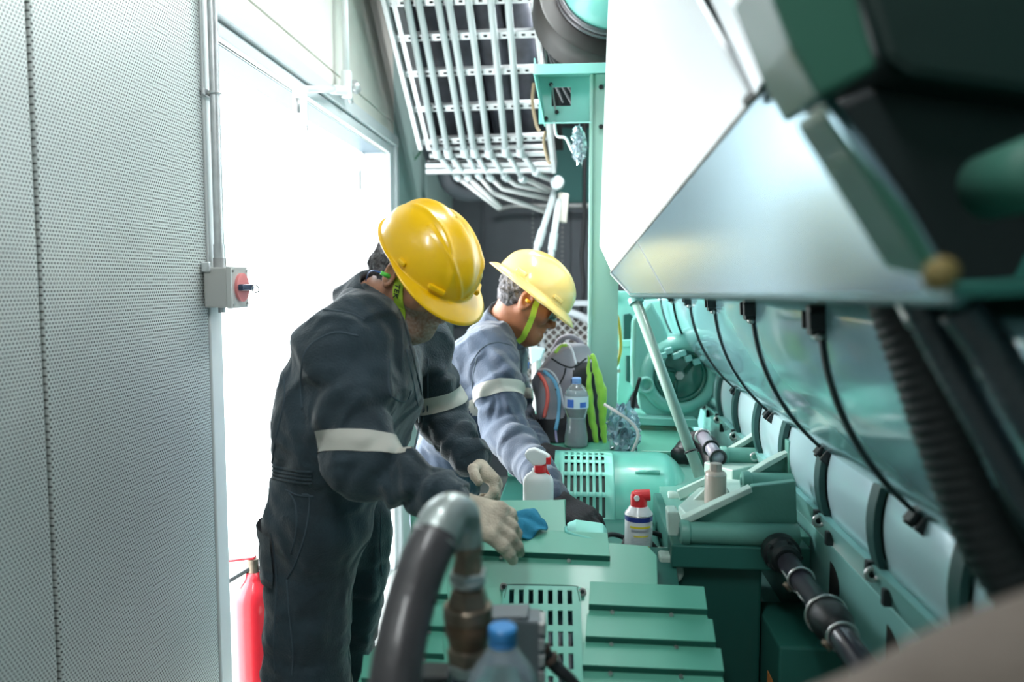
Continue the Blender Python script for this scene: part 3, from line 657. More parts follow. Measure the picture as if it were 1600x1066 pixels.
# upright tab of the guard under the sprayer, notch lip
MB().prism([at(756, 790, 1.685), at(884, 781, 1.685), at(884, 826, 1.66), at(756, 826, 1.66)], (0, .004, 0)).put('guard_tab', GREEN, t, bevel=.001)
MB().tube(spline([gp(884, 824, .002), gp(890, 834, .002), gp(945, 848, .002)], 5), .0035, 8).put('notch_hem', mat('pale_hem', (.2, .62, .55), .3), t)
# box body under the guard
x0, x1 = gp(560, 1060)[0]+.03, gp(1100, 1000)[0]-.02
zt, zb = GP0[2]-.02, GP1[2]-.03
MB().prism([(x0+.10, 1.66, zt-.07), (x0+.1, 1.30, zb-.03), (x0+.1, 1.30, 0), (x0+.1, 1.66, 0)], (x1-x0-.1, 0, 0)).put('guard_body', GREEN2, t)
q0, q1 = gp(545, 1176), gp(1158, 1176); MB().prism([q0, q1, (q1[0], q1[1], .05), (q0[0], q0[1], .05)], (0, .004, 0)).put('front_skirt', GREEN, t)
# round teal elbow pipe lip by the notch
MB().prism([at(884, 838, 1.72), at(900, 832, 1.72), at(944, 838, 1.72), at(952, 850, 1.72), at(890, 850, 1.72)], (0, .10, 0)).put('inner_tray', TURQ, t, bevel=.006)

# inner deck the bottles stand on
t = thing('machine_deck', 'dark green steel deck carrying the sprayer and the spray can behind the guard', 'machine deck', (.05, 1.9, 0))
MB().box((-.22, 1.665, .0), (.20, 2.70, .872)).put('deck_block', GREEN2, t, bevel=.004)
MB().box((-.22, 2.405, .872), (.42, 3.1, .965)).put('rear_step', GREEN, t, bevel=.006)
MB().box((.20, 2.3, 0), (.42, 3.1, .872)).put('rear_base', GREEN2, t)
for i, (x, y) in enumerate(((.10, 1.72), (.14, 1.74), (.05, 1.72))):
    MB().tube(spline([(x, y, .875), (x+.02, y+.03, .91), (x+.06, y+.05, .90), (x+.09, y+.03, .875)], 6), .006, 8).put('cable', BLACK, t, smooth=True)

# slotted motor cover with rounded end
t = thing('motor_cover', 'long rounded green motor cover with a slotted vent plate under the far worker\'s hands', 'motor cover', (.1, 2.1, .8))
YC, ZC, RY, RZ = 2.19, .80, .20, .205
def mc(X, a, off=0):     # a: 0 bottom front .. pi/2 top .. pi back
    xs = .335; w = max(0, (X-.235)/(xs-.235)); k = math.sqrt(max(0.0, 1-w**2.2)) if w > 0 else 1
    return (X, YC-(RY*k+off)*math.cos(a), ZC+(RZ*k+off)*abs(math.sin(a))**.8)
Xs = [-.062, -.03, 0, .1, .2, .235, .26, .285, .305, .32, .329, .3345]
V_, F_ = grid(lambda u, v: mc(u, v), Xs, [PI*i/24 for i in range(25)])
put('cover_shell', V_, F_, mat('sea_green_enamel', (.13, .48, .39), .28, coat=.4), t, smooth=True, auto=50)
xa = at(872, 760, 2.0)[0]; xb = at(962, 760, 2.0)[0]; n = 7
us = [0, .06]
for i in range(7): us += [.10+i*.112, .10+i*.112+.055]
us += [.97, 1.0]; us = sorted(us); hi = [us.index(.10+i*.112) for i in range(7)]
al = lambda f: (1.50-1.38*f)
vs = [0, .03, .09, .13, .21, .26, .40, .45, .64, .69, .88, 1]
V_, F_ = grid(lambda u, v: mc(xa+(xb-xa)*u, al(v), .004), us, vs, {(h, j) for h in hi for j in (1, 3, 5, 7, 9)})
put('vent_plate', V_, F_, mat('sea_green_vent', (.17, .52, .43), .35), t, smooth=True, auto=30, solid=.0025)
V_, F_ = grid(lambda u, v: mc(xa+(xb-xa)*(.08+.8*u), al(.02+.88*v), .0012), [0, .25, .5, .75, 1], [i/10 for i in range(11)])
put('vent_backing', V_, F_, mat('dark_vent_mesh', (.006, .03, .025), .6), t, smooth=True)
MB().cyl(mc(xb-.012, al(.94), .004), mc(xb-.012, al(.94), .010), .006, n=12).put('bolt', BLK, t)
MB().tube([mc(.16, 1.0, .002), mc(.225, .98, .003)], .006, 10).put('pressed_rib', mat('sea_green_enamel', (0, 0, 0)), t, smooth=True)
MB().box((-.06, 2.0, .755), (.30, 2.3, .80)).put('cover_foot', GREEN2, t)

# pedestal and cast bracket
t = thing('pedestal', 'tall dark green steel pedestal under the cast bracket', 'pedestal', (.3, 1.8, 0))
MB().box((.205, 1.63, 0), (.395, 1.98, .90)).put('column_body', mat('deep_green_enamel', (.012, .085, .07), .4, coat=.2), t, bevel=.006)
MB().box((.20, 1.60, .895), (.485, 2.0, .945)).put('top_flange', GREEN2, t, bevel=.004)
MB().prism([at(1029, 868, 1.62), at(1066, 870, 1.62), at(1070, 900, 1.62), at(1062, 912, 1.62), at(1032, 905, 1.62)], (0, .06, 0)).put('pale_lug', CAST, t, bevel=.006)
t = thing('cast_bracket', 'pale green cast bracket with ribs and round bosses bolted against the engine', 'bracket', (.35, 1.8, .945))
def boss(x0, x1, y, Y, rp, nm='boss', m=CAST):
    a, b = at(x0, y, Y), at(x1, y, Y); r = rp*Y/F; b = np.array((b[0], a[1], a[2]))
    o = MB().lathe(a, (1, 0, 0), [(r*.75, 0), (r*.95, .002), (r, .006), (r, .018), (r*.86, .022), (r*.9, b[0]-a[0])], 24).put(nm, m, t, smooth=True, auto=40)
    MB().cyl(a+(-.001, 0, 0), a+(.004, 0, 0), r*.4, n=16).put('boss_hole', GREEN2, o); return o
CG = mat('mid_green_casting', (.13, .34, .28), .42, coat=.2, bump=.08, bscale=120)
boss(1062, 1246, 832, 1.62, 20, m=CG); boss(1158, 1243, 752, 1.79, 16, m=CG); boss(1124, 1200, 712, 2.14, 15, m=CG)
boss(1043, 1075, 778, 1.95, 11); boss(1172, 1200, 663, 2.3, 10); boss(1212, 1246, 697, 1.93, 11, m=CG)
poly([(1075, 816), (1120, 792), (1172, 768), (1175, 760), (1244, 752), (1246, 836), (1075, 836)], 1.64, .022).put('front_web', CG, t, bevel=.003)
poly([(1066, 812), (1120, 786), (1174, 762), (1176, 770), (1122, 796), (1078, 818)], 1.62, .03).put('top_rib', CAST, t, bevel=.002)
poly([(1172, 744), (1200, 728), (1232, 712), (1244, 700), (1246, 775), (1172, 770)], 1.82, .02).put('rib_web', CG, t, bevel=.003)
poly([(1168, 742), (1200, 722), (1232, 706), (1234, 712), (1202, 730), (1172, 748)], 1.80, .03).put('rib_edge', CAST, t, bevel=.002)
poly([(1138, 706), (1170, 690), (1188, 678), (1198, 668), (1200, 738), (1140, 732)], 2.17, .02).put('rib_web', CG, t, bevel=.003)
poly([(1136, 705), (1168, 686), (1188, 672), (1192, 678), (1170, 693), (1140, 711)], 2.15, .03).put('rib_edge', CAST, t, bevel=.002)
poly([(1188, 662), (1198, 655), (1204, 690), (1203, 740), (1196, 740), (1192, 700)], 2.14, .03).put('edge_fin', CG, t, bevel=.002)
poly([(1232, 690), (1243, 690), (1243, 760), (1238, 800), (1232, 760)], 1.79, .04).put('edge_fin', CG, t, bevel=.002)
# tray floor and inner ribs
def hz(pxs, Z, th): return MB().prism([(lambda d: CAM+d*((Z-1.5)/d[2]))(ray(x, y)) for x, y in pxs], (0, 0, -th))
hz([(1060, 790), (1076, 808), (1172, 775), (1176, 752), (1110, 745)], .985, .04).put('tray', CAST, t, bevel=.003)
hz([(1100, 722), (1145, 735), (1200, 722), (1190, 700), (1140, 706)], 1.0, .06).put('rear_tray', CAST, t, bevel=.003)
hz([(1172, 770), (1245, 770), (1240, 720), (1172, 745)], .99, .05).put('side_tray', CG, t, bevel=.003)
poly([(1058, 768), (1108, 745), (1112, 752), (1062, 782)], 1.92, .015).put('rib_edge', CAST, t, bevel=.002)
poly([(1070, 795), (1108, 758), (1114, 764), (1112, 790)], 1.80, .012).put('inner_rib', CAST, t, bevel=.002)
poly([(1136, 762), (1148, 782), (1136, 792)], 1.74, .012).put('inner_rib', CAST, t, bevel=.002)
poly([(1043, 800), (1060, 800), (1072, 836), (1056, 862), (1046, 845)], 1.66, .05).put('end_lug', CAST, t, bevel=.004)
MB().prism([(.22, 1.66, .93), (.22, 2.3, .93), (.5, 2.3, .93), (.5, 1.66, .93)], (0, 0, .02)).put('bracket_foot', CG, t)
# canister
c = at(1117, 795, 1.78); r = .0245
t = thing('metal_canister', 'beige metal canister with a hexagonal top standing in the cast bracket', 'canister', c)
ht = at(1117, 741, 1.78)[2]-c[2]
MB().lathe(c, (0, 0, 1), [(r*.95, 0), (r, .003), (r, ht), (r*.95, ht+.004), (r*.7, ht+.008)], 32).put('body', mat('beige_enamel', (.50, .42, .36), .35, coat=.3), t, smooth=True, auto=40)
MB().ring(c+(0, 0, ht), (0, 0, 1), r*.93, .002, 32, 6).put('rim', STEEL, t, smooth=True)
MB().hexa(c+(0, 0, ht+.006), c+(0, 0, ht+.026), r*.62).put('hex_cap', mat('beige_cap', (.42, .36, .32), .4), t, bevel=.002)

# ---------------------------------------------------------------- strut pipe, blower, column
t = thing('support_strut', 'slanting pale green strut pipe in front of the round blower', 'strut', at(1090, 735, 2.0))
p, q = at(992, 466, 2.15), at(1094, 745, 1.95)
MB().tube([p, q], .0145, 20).put('pipe', mat('grey_green_pipe', (.26, .42, .36), .4, coat=.2), t, smooth=True)
MB().tube([p-(0, 0, -.0), p*.97+q*.03], .021, 20).put('socket', TEAL, t, smooth=True, auto=40)
e = p*.13+q*.87; MB().ring(e, nrm(q-p), .0155, .003, 24, 6).put('clip', BLK, t, smooth=True)
# black hoses behind strut
tag(MB().tube(spline([at(1062, 715, 2.3), at(1085, 690, 2.35), at(1108, 700, 2.3), at(1125, 760, 2.2)], 8), .032, 16).put('rubber_hose', BLACK, smooth=True), 'short fat black hose behind the foot of the slanting strut', 'hose')
t = thing('coupling_pipe', 'grey violet pipe stub with clamp rings behind the strut foot', 'pipe', at(1110, 710, 2.15))
p, q = at(1098, 682, 2.25), at(1122, 716, 2.1)
MB().tube([p, q], .018, 18).put('pipe', mat('violet_grey_pipe', (.30, .28, .34), .3, coat=.4), t, smooth=True)
for f in (.0, .55, 1): MB().ring(p*(1-f)+q*f, nrm(q-p), .021, .004, 24, 6).put('clamp_ring', BLK if f else STEEL, t, smooth=True)

Yb = 2.78; c = at(1063, 588, Yb); R = 62*Yb/F
t = thing('blower', 'round turquoise blower casing with a dark glass disc and centre bolt', 'blower', (c[0], Yb, .965))
MB().lathe(c+(0, .06, 0), (0, -1, 0), [(R*1.0, -.1), (R*1.03, 0), (R*1.0, .035), (R*.9, .055), (R*.72, .06), (R*.62, .045), (R*.6, .03)], 48).put('volute', TURQ, t, smooth=True)
MB().lathe(c+(0, .04, 0), (0, -1, 0), [(R*.61, 0), (R*.6, .012)], 40).put('disc', mat('dark_green_glass', (.03, .22, .18), .1, coat=1, var=.3, vscale=12), t, smooth=True, auto=30)
MB().ring(c+(0, .005, 0), (0, 1, 0), R*.62, .006, 48, 8).put('disc_seal', GREEN2, t, smooth=True)
MB().hexa(c+(0, .04, 0), c+(0, .012, 0), .016).put('centre_bolt', STEEL, t)
for a in (.5, 2.4, 4.2): MB().tube([c+(R*.15*math.cos(a), .026, R*.15*math.sin(a)), c+(R*.52*math.cos(a+.3), .026, R*.52*math.sin(a+.3))], .008, 8).put('spoke', GREEN2, t, smooth=True)
poly([(990, 500), (1018, 470), (1034, 500), (1050, 540), (1020, 620), (988, 610), (988, 560)], Yb+.02, .12).put('outlet_duct', TURQ, t, bevel=.012)
poly([(995, 600), (1000, 640), (1030, 662), (1090, 662), (1100, 620)], Yb+.03, .1).put('casing_foot', TURQ, t, bevel=.01)
p = at(1009, 602, Yb); MB().lathe(p+(0, .04, 0), (0, -1, 0), [(.03, 0), (.031, .045), (.027, .052), (.020, .05), (.018, .03)], 28).put('port', TURQ, t, smooth=True)
p = at(1057, 645, Yb); MB().lathe(p+(0, .04, 0), (0, -1, 0), [(.018, 0), (.018, .05), (.010, .052)], 20).put('port', TURQ, t, smooth=True)
for x, y in ((1045, 548), (1056, 556), (1066, 552), (1075, 560), (1088, 565), (1036, 556)):
    p = at(x, y, Yb-.03); MB().obox(p, (.012, 0, .004), (0, .015, 0), (-.003, 0, .010)).put('clip', TEAL, t, bevel=.003)

poly([(985, 652), (1090, 656), (1092, 668), (985, 664)], 2.74, .2).put('top_plate', TURQ, t, bevel=.003)
poly([(1000, 664), (1072, 668), (1072, 690), (1000, 688)], 2.75, .18).put('rusty_block', RUST, t, bevel=.004)
poly([(994, 688), (1080, 690), (1080, 716), (994, 716)], 2.73, .22).put('lower_block', mat('stained_turquoise', (.12, .45, .40), .5, var=.2, vscale=10), t, bevel=.004)
MB().tube(spline([at(1010, 690, 2.72), at(1035, 694, 2.72), at(1044, 710, 2.72)], 6), .004, 8).put('rusty_wire', mat('rusty_brown', (.2, .12, .06), .7), t)
# parts between column and blower
t = thing('pipe_manifold', 'turquoise cast manifold with dark openings between the column and the blower', 'manifold', at(975, 700, 2.95))
poly([(958, 455), (1000, 455), (1004, 540), (996, 600), (975, 640), (962, 640), (966, 560), (958, 540)], 3.0, .1).put('casting', TURQ, t, bevel=.006)
for q in ([(974, 492), (985, 490), (996, 505), (996, 528), (974, 532)], [(978, 556), (988, 556), (988, 600), (978, 596)], [(958, 462), (964, 462), (962, 474), (957, 474)]):
    poly(q, 2.985, .01).put('opening', mat('dark_teal_recess', (.01, .08, .07), .5), t, bevel=.003)
poly([(970, 532), (1000, 530), (1000, 540), (970, 543)], 2.96, .04).put('flange', TURQ, t, bevel=.003)
for i in range(3): MB().hexa(at(964+i*0+3, 520+30*i, 2.97), at(967, 520+30*i, 2.94), .008).put('nut', STEEL, t)
YEL = mat('yellow_cable', (.75, .50, .06), .4)
tag(MB().tube(spline([at(957, 482, 2.9), at(966, 500, 2.85), at(970, 540, 2.85), at(966, 565, 2.85), at(956, 600, 2.92), at(950, 740, 2.92)], 8), .006, 8).put('yellow_cable', YEL, smooth=True), 'yellow cable loop just right of the green column', 'cable')
tag(MB().tube(spline([at(1000, 590, 2.6), at(992, 620, 2.6), at(988, 650, 2.6), at(994, 672, 2.62), at(985, 700, 2.62)], 8), .006, 8).put('black_cable', BLACK, smooth=True), 'thin black cable hanging beside the plastic bag', 'cable')
tag(poly([(958, 640), (998, 640), (1000, 716), (958, 716)], 3.02, .06).put('dark_pump_body', mat('dark_pump_body', (.02, .06, .07), .5, var=.5, vscale=15), bevel=.01), 'dark pump body behind the plastic bag', 'pump')
poly([(998, 470), (1110, 462), (1200, 600), (1180, 716), (1080, 716), (1010, 600)], 3.35, .05).put('rear_panel', TURQ, eng, bevel=.01)

# column with bracket
t = thing('support_column', 'tall light green steel column with a bracket box at its top', 'column', (.07, 2.8, .965))
colm = t; YC2 = 2.78; xl = at(925, 400, YC2)[0]; xr = at(958, 400, YC2)[0]; ztop = at(930, 116, YC2)[2]
LG = mat('light_green_enamel', (.34, .62, .53), .35, coat=.3)
MB().box((xl, YC2, .965), (xr+.02, YC2+.008, ztop)).put('web', LG, t, bevel=.001)
MB().box((xl-.012, YC2-.006, .965), (xl, YC2+.09, ztop)).put('flange', LG, t, bevel=.002)
for y in (136, 198): MB().hexa(at(939, y, YC2-.0), at(939, y, YC2-.014), .009).put('bolt', BLK, t)
TQ = mat('bright_turquoise', (.24, .66, .59), .35, coat=.25)
Yk = 2.84
def hole_plate(X0, X1, Z0, Z1, hx0, hx1, hz0, hz1, Y, th):
    V_, F_ = grid(lambda u, v: (u, Y, v), [X0, hx0, hx1, X1], [Z0, hz0, hz1, Z1], {(1, 1)})
    return V_, [f[::-1] for f in F_]
A0, A1 = at(842, 118, Yk), at(945, 192, Yk); H0, H1 = at(862, 137, Yk), at(892, 166, Yk)
V_, F_ = hole_plate(A0[0], A1[0]+.05, A1[2], A0[2], H0[0], H1[0], H1[2], H0[2], Yk, .004)
put('back_plate', V_, F_, TQ, t, solid=.005)
MB().box((A0[0]-.012, Yk-.15, at(840, 105, 2.70)[2]), (A1[0]+.06, Yk, at(840, 105, 2.70)[2]+.006)).put('top_plate', TQ, t, bevel=.001)
MB().box((A0[0]-.012, Yk-.155, at(840, 118, 2.70)[2]), (A1[0]+.06, Yk-.15, at(840, 105, 2.70)[2]+.006)).put('top_lip', TQ, t, bevel=.001)
z1 = A0[2]+.02; z0 = A1[2]
MB().prism([(A0[0]-.01, Yk, z1), (A0[0]-.01, Yk-.15, z1), (A0[0]-.01, Yk-.15, z1-.06), (A0[0]+.02, Yk-.03, z0-.01), (A0[0]+.02, Yk, z0-.01)], (.005, 0, 0)).put('side_gusset', TQ, t, bevel=.001)
MB().prism([(A0[0]+.02, Yk-.10, z0-.02), (A1[0]-.05, Yk-.10, z0-.02), (A1[0]-.05, Yk, z0), (A0[0]+.02, Yk, z0)], (0, 0, .005)).put('bottom_plate', TQ, t, bevel=.001)
for x, y in ((861, 132), (870, 175), (853, 185)): MB().hexa(at(x, y, Yk-.002), at(x, y, Yk-.02), .008).put('bolt', BLK, t)
MB().tube([at(862, 132, Yk-.02), at(868, 172, Yk-.02)], .003, 8).put('thin_rod', GALVD, t)
# cables seen through the square hole
for i, (a, b, c3) in enumerate((((850, 20), (858, 80), (905, 165)), ((852, 60), (866, 110), (900, 175)), ((846, 40), (852, 95), (880, 160)))):
    tag(MB().tube(spline([at(*a, 2.98), at(*b, 2.98), at(*c3, 2.98)], 8), .004, 8).put('grey_cable', mat('dark_grey_cable', (.12, .12, .13), .5), smooth=True), '%s grey cable running down behind the bracket box' % ('left', 'right', 'middle')[i], 'cable')
# air duct above
t = thing('air_duct', 'turquoise duct pipe in a black rubber collar above the bracket box', 'duct', at(940, 20, 2.95))
c = at(940, 2, 2.95); ax = nrm((.25, -.9, .35))
MB().lathe(c, ax, [(.238, -.12), (.246, -.06), (.246, -.02), (.236, 0), (.225, .0), (.178, .02)], 48).put('rubber_collar', mat('dark_brown_rubber', (.035, .03, .028), .5), t, smooth=True, auto=50)
for h in (.02, .045): MB().ring(c+ax*h, ax, .172, .010, 48, 8).put('clamp_ring', mat('violet_grey_ring', (.25, .23, .25), .35, metal=.4), t, smooth=True)
MB().lathe(c, ax, [(.165, 0), (.165, .22), (.15, .26), (.14, .5)], 48).put('pipe', TQ, t, smooth=True, auto=50)
t = thing('tape_strap', 'tan strap hanging beside the cable ladder', 'strap', at(845, 180, 3.3))
for pts_ in ([(834, 130), (832, 160), (838, 195), (843, 205)], [(852, 205), (850, 225), (856, 250), (860, 256)]):
    MB().tube(spline([at(x, y, 3.3) for x, y in pts_], 6), .007, 4).put('strap', mat('tan_strap', (.26, .20, .12), .6), t)
tag(MB().tube([at(852, 0, 3.1), at(849, 60, 3.1), at(850, 105, 3.1)], .014, 10).put('hanger_rod', GALVD, smooth=True), 'grey hanger rod between the cable ladder and the black duct collar', 'rod')
t = thing('hanger_clamp', 'small pale clamp on the hanger rod', 'clamp', at(849, 40, 3.0))
MB().obox(at(849, 30, 3.02), (.015, 0, .008), (0, .02, 0), (-.006, 0, .02)).put('jaw', mat('tan_plastic', (.55, .42, .25), .5), t, bevel=.004); MB().obox(at(847, 46, 3.02), (.012, 0, 0), (0, .02, 0), (0, 0, .008)).put('bolt_block', WHITE, t, bevel=.002)
# teal panel and plastic wrap under bracket
poly([(862, 200), (925, 200), (925, 320), (880, 320), (866, 290)], 5.69, .05).put('rear_green_panel', mat('deep_teal_panel', (.02, .16, .15), .5), wb)
MB().tube(spline([at(866, 190, 2.83), at(870, 212, 2.84), at(884, 216, 2.84), at(893, 234, 2.84), at(903, 247, 2.84)], 6), .005, 8).put('bent_tube', WHITE, colm, smooth=True)
def crumple(name, pxs, Y, amp, m, seed, n=14, parent=None):
    (xa_, ya), (xb_, yb) = pxs; r = np.random.RandomState(seed)
    def fn(u, v):
        w = math.sin(PI*min(max(v, .02), .98))**.4
        x = (xa_+xb_)/2+(xb_-xa_)*(u-.5)*w+r.randn()*2.2; y = ya+(yb-ya)*v+r.randn()*2.2
        return at(x, y, Y+amp*math.cos(PI*(u-.5))*-1+r.randn()*amp*.22)
    V_, F_ = grid(fn, [i/n for i in range(n+1)], [i/n for i in range(n+1)]); return V_, F_
V_, F_ = crumple('wrap', ((893, 198), (915, 255)), 2.82, .03, CLEAR, 3)
o = put('plastic_wrap', V_, F_, mat('thin_film', (.55, .65, .72), .15, trans=.6), smooth=False); tag(o, 'crumpled clear plastic wrap hanging under the bracket box', 'plastic wrap')
V_, F_ = crumple('bag', ((948, 632), (1002, 714)), 2.42, .06, CLEAR, 5, 18)
o = put('plastic_bag', V_, F_, mat('blue_film', (.50, .68, .80), .18, trans=.5, var=.3, vscale=14), smooth=False); tag(o, 'crumpled clear bluish plastic bag beside the green towel', 'plastic bag')
tag(MB().tube(spline([at(944, 632, 2.35), at(965, 645, 2.33), at(988, 662, 2.33), at(997, 682, 2.33), at(984, 715, 2.35)], 8), .005, 8).put('white_cord', mat('pinkish_white_cord', (.62, .55, .55), .5), smooth=True), 'pale cord looping over the plastic bag', 'cord')
# fan guard at the back
t = thing('fan_guard', 'round grey wire fan guard behind the backpack', 'fan guard', at(880, 560, 4.6))
c = at(872, 575, 4.6); MB().ring(c, (0, 1, 0), .34, .022, 48, 8).put('rim', mat('grey_rim', (.40, .43, .46), .4), t, smooth=True)
for i in range(-8, 9):
    o_ = i*.038; h = math.sqrt(max(0, .33**2-o_**2))
    for dd in (((.7, 0, .7), (-.7, 0, .7)), ((-.7, 0, .7), (.7, 0, .7))):
        a = np.array(dd[0])*o_; b = np.array(dd[1])*h; MB().cyl(c+a-b, c+a+b, .004, n=6).put('wire', GALVD, t)
MB().lathe(c+(0, .06, 0), (0, -1, 0), [(.32, 0), (.31, .02)], 40).put('fan_back', mat('brown_dark', (.06, .045, .04), .6), t)
poly([(846, 470), (925, 470), (925, 478), (846, 478)], 4.62, .04).put('top_bar', mat('grey_rim', (0, 0, 0)), t)
for x in (848, 922): a_ = at(x, 472, 4.68); MB().box((a_[0]-.015, 4.62, 0), (a_[0]+.015, 4.68, a_[2])).put('stand_leg', mat('grey_rim', (0, 0, 0)), t)
tag(MB().tube(spline([at(914, 40, 5.0), at(913, 330, 4.9), at(909, 400, 4.9), at(912, 450, 4.9), at(906, 500, 4.9)], 6), .012, 8).put('hanging_cable', BLACK, smooth=True), 'black cable hanging down just left of the green column', 'cable')
a_ = at(838, 546, 3.2); q = poly([(826, 540), (852, 546), (846, 562), (829, 570)], 3.2, .05).put('grey_plate', mat('pale_blue_box', (.40, .50, .54), .4), bevel=.006); tag(q, 'pale blue grey plate on a post between the far worker and the backpack', 'post'); MB().cyl((a_[0], 3.22, 0), (a_[0], 3.22, a_[2]-.03), .02).put('post', GALVD, q)  # metal plate carried on a post
# ---------------------------------------------------------------- things on the machines
# trigger sprayer
Ys = 1.80; c = at(841, 800, Ys); s = Ys/F; zb_ = .873
t = thing('spray_bottle', 'white trigger spray bottle with red collar and trigger behind the guard', 'spray bottle', (c[0], Ys, zb_))
z = lambda y: at(841, y, Ys)[2]; X = lambda x: at(x, 740, Ys)[0]
def lath_oval(prof, c, n=28, sq=.62):
    V_ = []; 
    for r, h in prof:
        for k in range(n): a = 2*PI*k/n; V_.append((c[0]+r*math.cos(a), c[1]+r*sq*math.sin(a), h))
    m_ = len(prof); F_ = [(i*n+k, i*n+(k+1) % n, (i+1)*n+(k+1) % n, (i+1)*n+k) for i in range(m_-1) for k in range(n)]+[tuple(range(n))[::-1], tuple(range((m_-1)*n, m_*n))]
    return V_, F_
V_, F_ = lath_oval([(.034, zb_), (.0365, zb_+.006), (.0365, z(755)), (.035, z(748)), (.029, z(742)), (.020, z(738)), (.0145, z(736)), (.0145, z(732))], (c[0], Ys))
put('bottle', V_, F_, WHP, t, smooth=True)
MB().cyl((X(844), Ys, z(737)), (X(844), Ys, z(726)), .0155, n=28).put('collar', REDP, t, smooth=True, auto=40)
m = MB().prism([(X(a), Ys-.012, z(b)) for a, b in ((822, 716), (820, 708), (826, 702), (836, 700), (852, 707), (860, 712), (856, 722), (846, 727), (833, 727), (829, 722))], (0, .024, 0)); m.put('spray_head', WHP, t, bevel=.004)
MB().box((X(853), Ys-.013, z(724)), (X(861), Ys+.013, z(713))).put('nozzle', REDP, t, bevel=.002)
MB().prism([(X(a), Ys-.005, z(b)) for a, b in ((845, 723), (851, 723), (855, 733), (860, 743), (855, 744), (849, 735))], (0, .010, 0)).put('trigger', REDP, t, bevel=.001)
# aerosol can
Ya = 1.68; c = at(998, 800, Ya); r = .0305
t = thing('spray_can', 'white and blue aerosol can with yellow bands and a red spray cap', 'spray can', (c[0], Ya, .873))
z = lambda y: at(998, y, Ya)[2]
c0 = np.array((c[0], Ya, 0.)); zs = z(803)
CANW = mat('can_white', (.74, .76, .78), .3, coat=.3)
MB().lathe(c0, (0, 0, 1), [(r*.9, .873), (r, .878), (r, zs), (r*.97, zs+.004), (r*.84, z(797)), (r*.72, z(793)), (r*.62, z(790))], 36).put('can_body', CANW, t, smooth=True, auto=40)
MB().ring(c0+(0, 0, zs+.001), (0, 0, 1), r*.98, .0016, 36, 6).put('top_rim', STEEL, t, smooth=True)
def band(z0, z1, m_, a0=0, a1=2*PI, nm='label_band', rr=.0004):
    V_, F_ = grid(lambda u, v: (c0[0]+(r+rr)*math.cos(u), c0[1]+(r+rr)*math.sin(u), v), [a0+(a1-a0)*i/30 for i in range(31)], [z0, z1]); return put(nm, V_, F_, m_, t, smooth=True)
band(z(811), zs-.001, mat('navy_print', (.02, .04, .25), .35)); YL = mat('yellow_print', (.85, .72, .03), .4)
for a, b, a0, a1 in ((817, 820, 4.0, 5.6), (831, 833, 4.3, 5.4), (848, 851, 4.3, 5.5)): band(z(b), z(a), YL, a0, a1, rr=.0006)
tm = mat('grey_print', (.32, .36, .42), .5)
for k in range(10):
    yy = 822+k*.85 if k < 5 else 835+(k-5)*2.2
    band(z(yy+.45), z(yy), tm, 4.1, 5.5 - (k % 3)*.1, 'label_print', rr=.0008)
MB().lathe(c0, (0, 0, 1), [(r*.60, z(791)), (r*.62, z(776)), (r*.55, z(770)), (r*.3, z(768))], 28).put('spray_cap', REDP, t, smooth=True, auto=40)
e = c0+(r*.25, -.004, z(774)); MB().tube([e+(-.018, 0, .0), e+(.016, -.0, .002)], [.0125, .0125], 20).put('actuator', REDP, t, smooth=True, auto=50)
e = c0+(-.006, -r*.58, z(775)); MB().cyl(e, e+(0, -.004, 0), .006, n=18).put('cap_dot', WHP, t)

# bottles
def bottle(name, lab, cx, Y, z0, H, R, capm, bodym, group=None, waist=True, label=True, water=.45):
    t = thing(name, lab, 'bottle', (cx, Y, z0), group); c = (cx, Y, z0)
    pr = [(.0, .0), (.75, 0), (.93, .02), (.97, .08), (.93, .2), (.80, .36), (.78, .42), (.92, .52), (1, .58), (1, .72), (.92, .79), (.70, .86), (.42, .905), (.32, .93), (.32, .96)] if waist else \
         [(.0, .0), (.8, 0), (1, .02), (1, .6), (.96, .7), (.8, .78), (.5, .86), (.32, .91), (.30, .95)]
    prof = []; 
    for (a, b), (c2, d2) in zip(pr, pr[1:]):
        for k in range(3): f = k/3; prof.append((a+(c2-a)*f, b+(d2-b)*f))
    prof.append(pr[-1])
    ribs = lambda h: 1+(.025*math.sin(h*120) if .1 < h < .5 else 0)
    MB().lathe(c, (0, 0, 1), [(max(.001, a*R*ribs(b)), b*H) for a, b in prof], 36).put('bottle_wall', bodym, t, smooth=True)
    inner = [(max(.001, a*R*.94), b*H+.002) for a, b in prof if b < water]
    MB().lathe(c, (0, 0, 1), inner, 30).put('water', WATER, t, smooth=True)
    MB().lathe(c, (0, 0, 1), [(.36*R, .925*H), (.38*R, .93*H), (.38*R, .99*H), (.33*R, H)], 28).put('cap', capm, t, smooth=True, auto=40)
    MB().ring((cx, Y, z0+.915*H), (0, 0, 1), .33*R, .002, 24, 6).put('neck_ring', capm, t, smooth=True)
    if label:
        V_, F_ = grid(lambda u, v: (cx+R*1.012*math.cos(u), Y+R*1.012*math.sin(u), v), [2*PI*i/40 for i in range(41)], [z0+.57*H, z0+.60*H, z0+.70*H, z0+.74*H])
        put('label_sleeve', V_, F_, mat('pale_label', (.70, .80, .90), .35), t, smooth=True)
        for a0, a1, zz0, zz1 in ((3.9, 4.5, .585, .70), (5.0, 5.6, .585, .66)):
            V_, F_ = grid(lambda u, v: (cx+R*1.02*math.cos(u), Y+R*1.02*math.sin(u), v), [a0+(a1-a0)*i/8 for i in range(9)], [z0+zz0*H, z0+zz1*H])
            put('label_print', V_, F_, mat('blue_print', (.06, .17, .62), .4), t, smooth=True)
    return t
Yw = 2.455; c = at(900, 712, Yw); H = at(900, 590, Yw)[2]-.966
